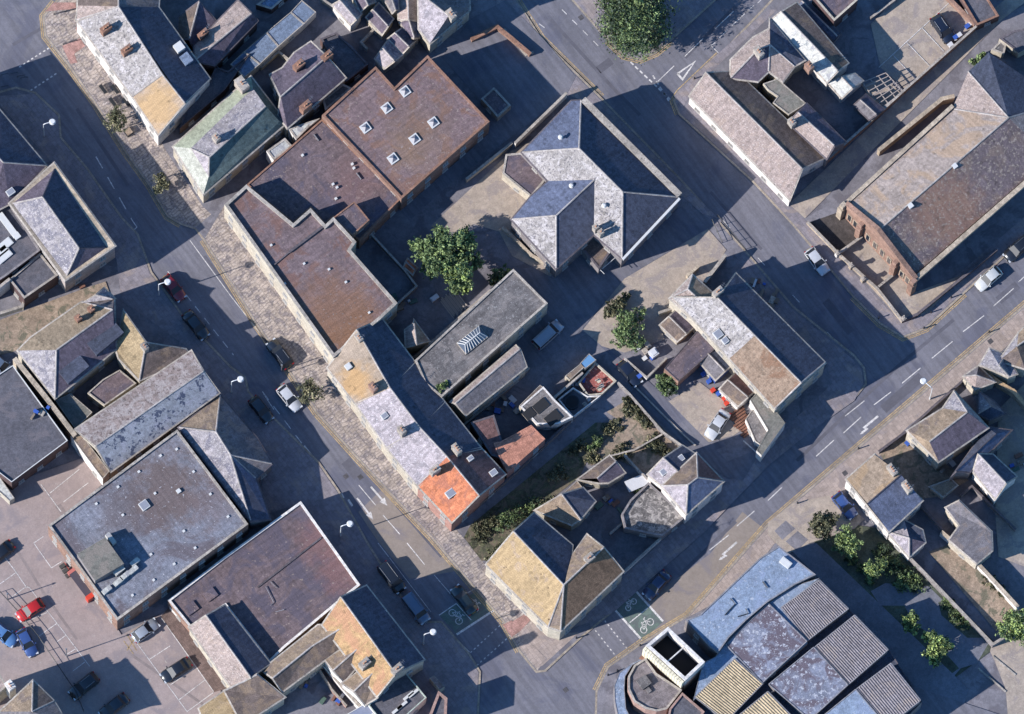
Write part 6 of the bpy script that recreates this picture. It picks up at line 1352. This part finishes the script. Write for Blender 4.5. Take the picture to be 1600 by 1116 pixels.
for x, y, lb, tn, nn, l in ((1290, 826, [(-8, -8, 1.5, 3.4), (8, -12, 1.4, 3.4), (-4, 6, 1.2, 3), (-16, 0, 1.0, 2.8)], 'olive', 4200, 'pale olive park tree nearest the third street'),
    (1322, 850, [(0, -10, 1.5, 3.6), (12, 0, 1.2, 3.2), (-10, 4, 1.1, 3), (6, 12, 1.0, 2.8)], 'bright', 4200, 'bright park tree beside the white walled house end'),
    (1366, 897, [(0, -6, 1.3, 3.4), (8, -12, 1.0, 3.2), (-6, 2, .9, 2.8)], 'bright', 3000, 'small bright park tree in the middle of the shaded lawn'),
    (1424, 975, [(0, -6, 1.3, 3.4), (4, 6, 1.1, 3), (-5, 4, .9, 3)], 'bright', 3000, 'round bright park tree beside the bend of the path'),
    (1460, 1012, [(0, -12, 1.4, 3.8), (10, 0, 1.4, 3.4), (-4, 8, 1.2, 3.2), (16, -2, 1.1, 3), (2, 20, 1.0, 2.8), (-10, -18, 1.0, 3)], 'bright', 5600, 'largest bright park tree near the bottom end of the path'),
    (1583, 982, [(0, -8, 1.9, 3.6), (14, -14, 1.6, 3.8), (-8, 2, 1.5, 3), (14, 8, 1.5, 3)], 'bright', 5600, 'round olive green tree at the right edge above the pale road')):
    tree(x, y, [(a_, b_, c_ * .84, d_) for a_, b_, c_, d_ in lb], l, nn, tn, .16)
tree(1420, 905, [(0, 0, 1.5, .6), (-25, -22, 1.4, .5), (10, 10, 1.2, .5), (-45, -45, 1.2, .5), (-12, 8, 1.1, .4)], 'dark mounded shrubbery across the shaded park lawn', 5200, 'dark', .16, name='shrubbery', cat='shrubs', trunk=False)
tree(1492, 960, [(0, 0, 1.0, .5), (-14, -18, .9, .5), (14, 16, .9, .5)], 'dark shrub bed along the park boundary wall', 3000, 'dark', .15, name='shrubbery', cat='shrubs', trunk=False)
tree(1348, 892, [(0, 0, .8, .4), (-16, -16, .8, .4), (12, 14, .7, .4)], 'low dark shrub row beside the small bright park tree', 2500, 'dark', .15, name='shrubbery', cat='shrubs', trunk=False)
tree(1545, 905, [(0, 0, .9, .8), (10, 10, .8, .8), (20, 20, .7, .8)], 'dry climbing plants on the long white garden wall', 1500, 'olive', .14, name='shrub', cat='shrub', trunk=False)
tree(1535, 92, [(0, 0, .9, 1.0), (-10, 6, .7, .8)], 'green weeds clump by the sandy lane top right', 1500, 'bright', .15, name='shrub', cat='shrub', trunk=False)
for x, y, lb, tn, l in ((1003, 655, [(0, 0, 1.0, .8), (-10, -12, .9, .8), (8, 10, .8, .7)], 'olive', 'dry scrub clump in the middle of the overgrown plot'), (985, 640, [(0, 0, .9, .8), (-4, -14, .8, .7)], 'olive', 'tall scrub clump by the alley wall of the overgrown plot'),
                       (1030, 700, [(0, 0, .9, .7), (10, 6, .8, .6)], 'olive', 'scrub clump beside the roof with the small skylight'), (935, 690, [(0, 0, .8, .7), (-8, 8, .7, .6)], 'dark', 'green scrub clump at the shadow edge of the overgrown plot'),
                       (800, 808, [(0, 0, 1.3, 1.0), (-20, 10, 1.2, .9), (18, -10, 1.1, .8), (34, -22, .9, .8)], 'dark', 'weedy hedge behind the tan lean-to in the dark garden'), (752, 826, [(0, 0, 1.2, .9), (14, -10, 1.1, .9), (-2, 14, .9, .8)], 'olive', 'olive scrub behind the yellow corner roof'),
                       (783, 858, [(0, 0, .8, .8), (-14, 10, .8, .8)], 'olive', 'dry ivy clump against the yellow corner roof'), (690, 606, [(0, 0, .6, 7.7), (8, -8, .4, 7.6)], 'bright', 'moss and weeds growing on the long felt roof end')):
    tree(x, y, lb, l, 1900, tn, .15, name='scrub_clump', cat='scrub', trunk=False)
for x, y, l in ((955, 668, 'straggly scrub on the sandy strip of the overgrown plot'), (968, 706, 'scrub patch at the lower edge of the overgrown plot'), (1016, 690, 'pale scrub against the thin yard divider'), (902, 700, 'dim weeds in the shaded garden centre'),
                (868, 740, 'dim weeds in the shaded garden beside the red extension'), (850, 790, 'ivy tuft above the wedge roofed rear building'), (925, 712, 'weeds beside the low brown gabled house')):
    tree(x, y, [(0, 0, .9, .5), (-7, 6, .7, .5), (8, -7, .7, .4), (14, 3, .5, .4)], l, 900, 'olive', .16, name='scrub_clump', cat='scrub', trunk=False)
tree(1008, 772, [(0, 0, .8, .7), (-8, -6, .7, .6)], 'dark garden shrub beside the white gabled wing', 1200, 'dark', .15, name='shrub', cat='shrub', trunk=False)
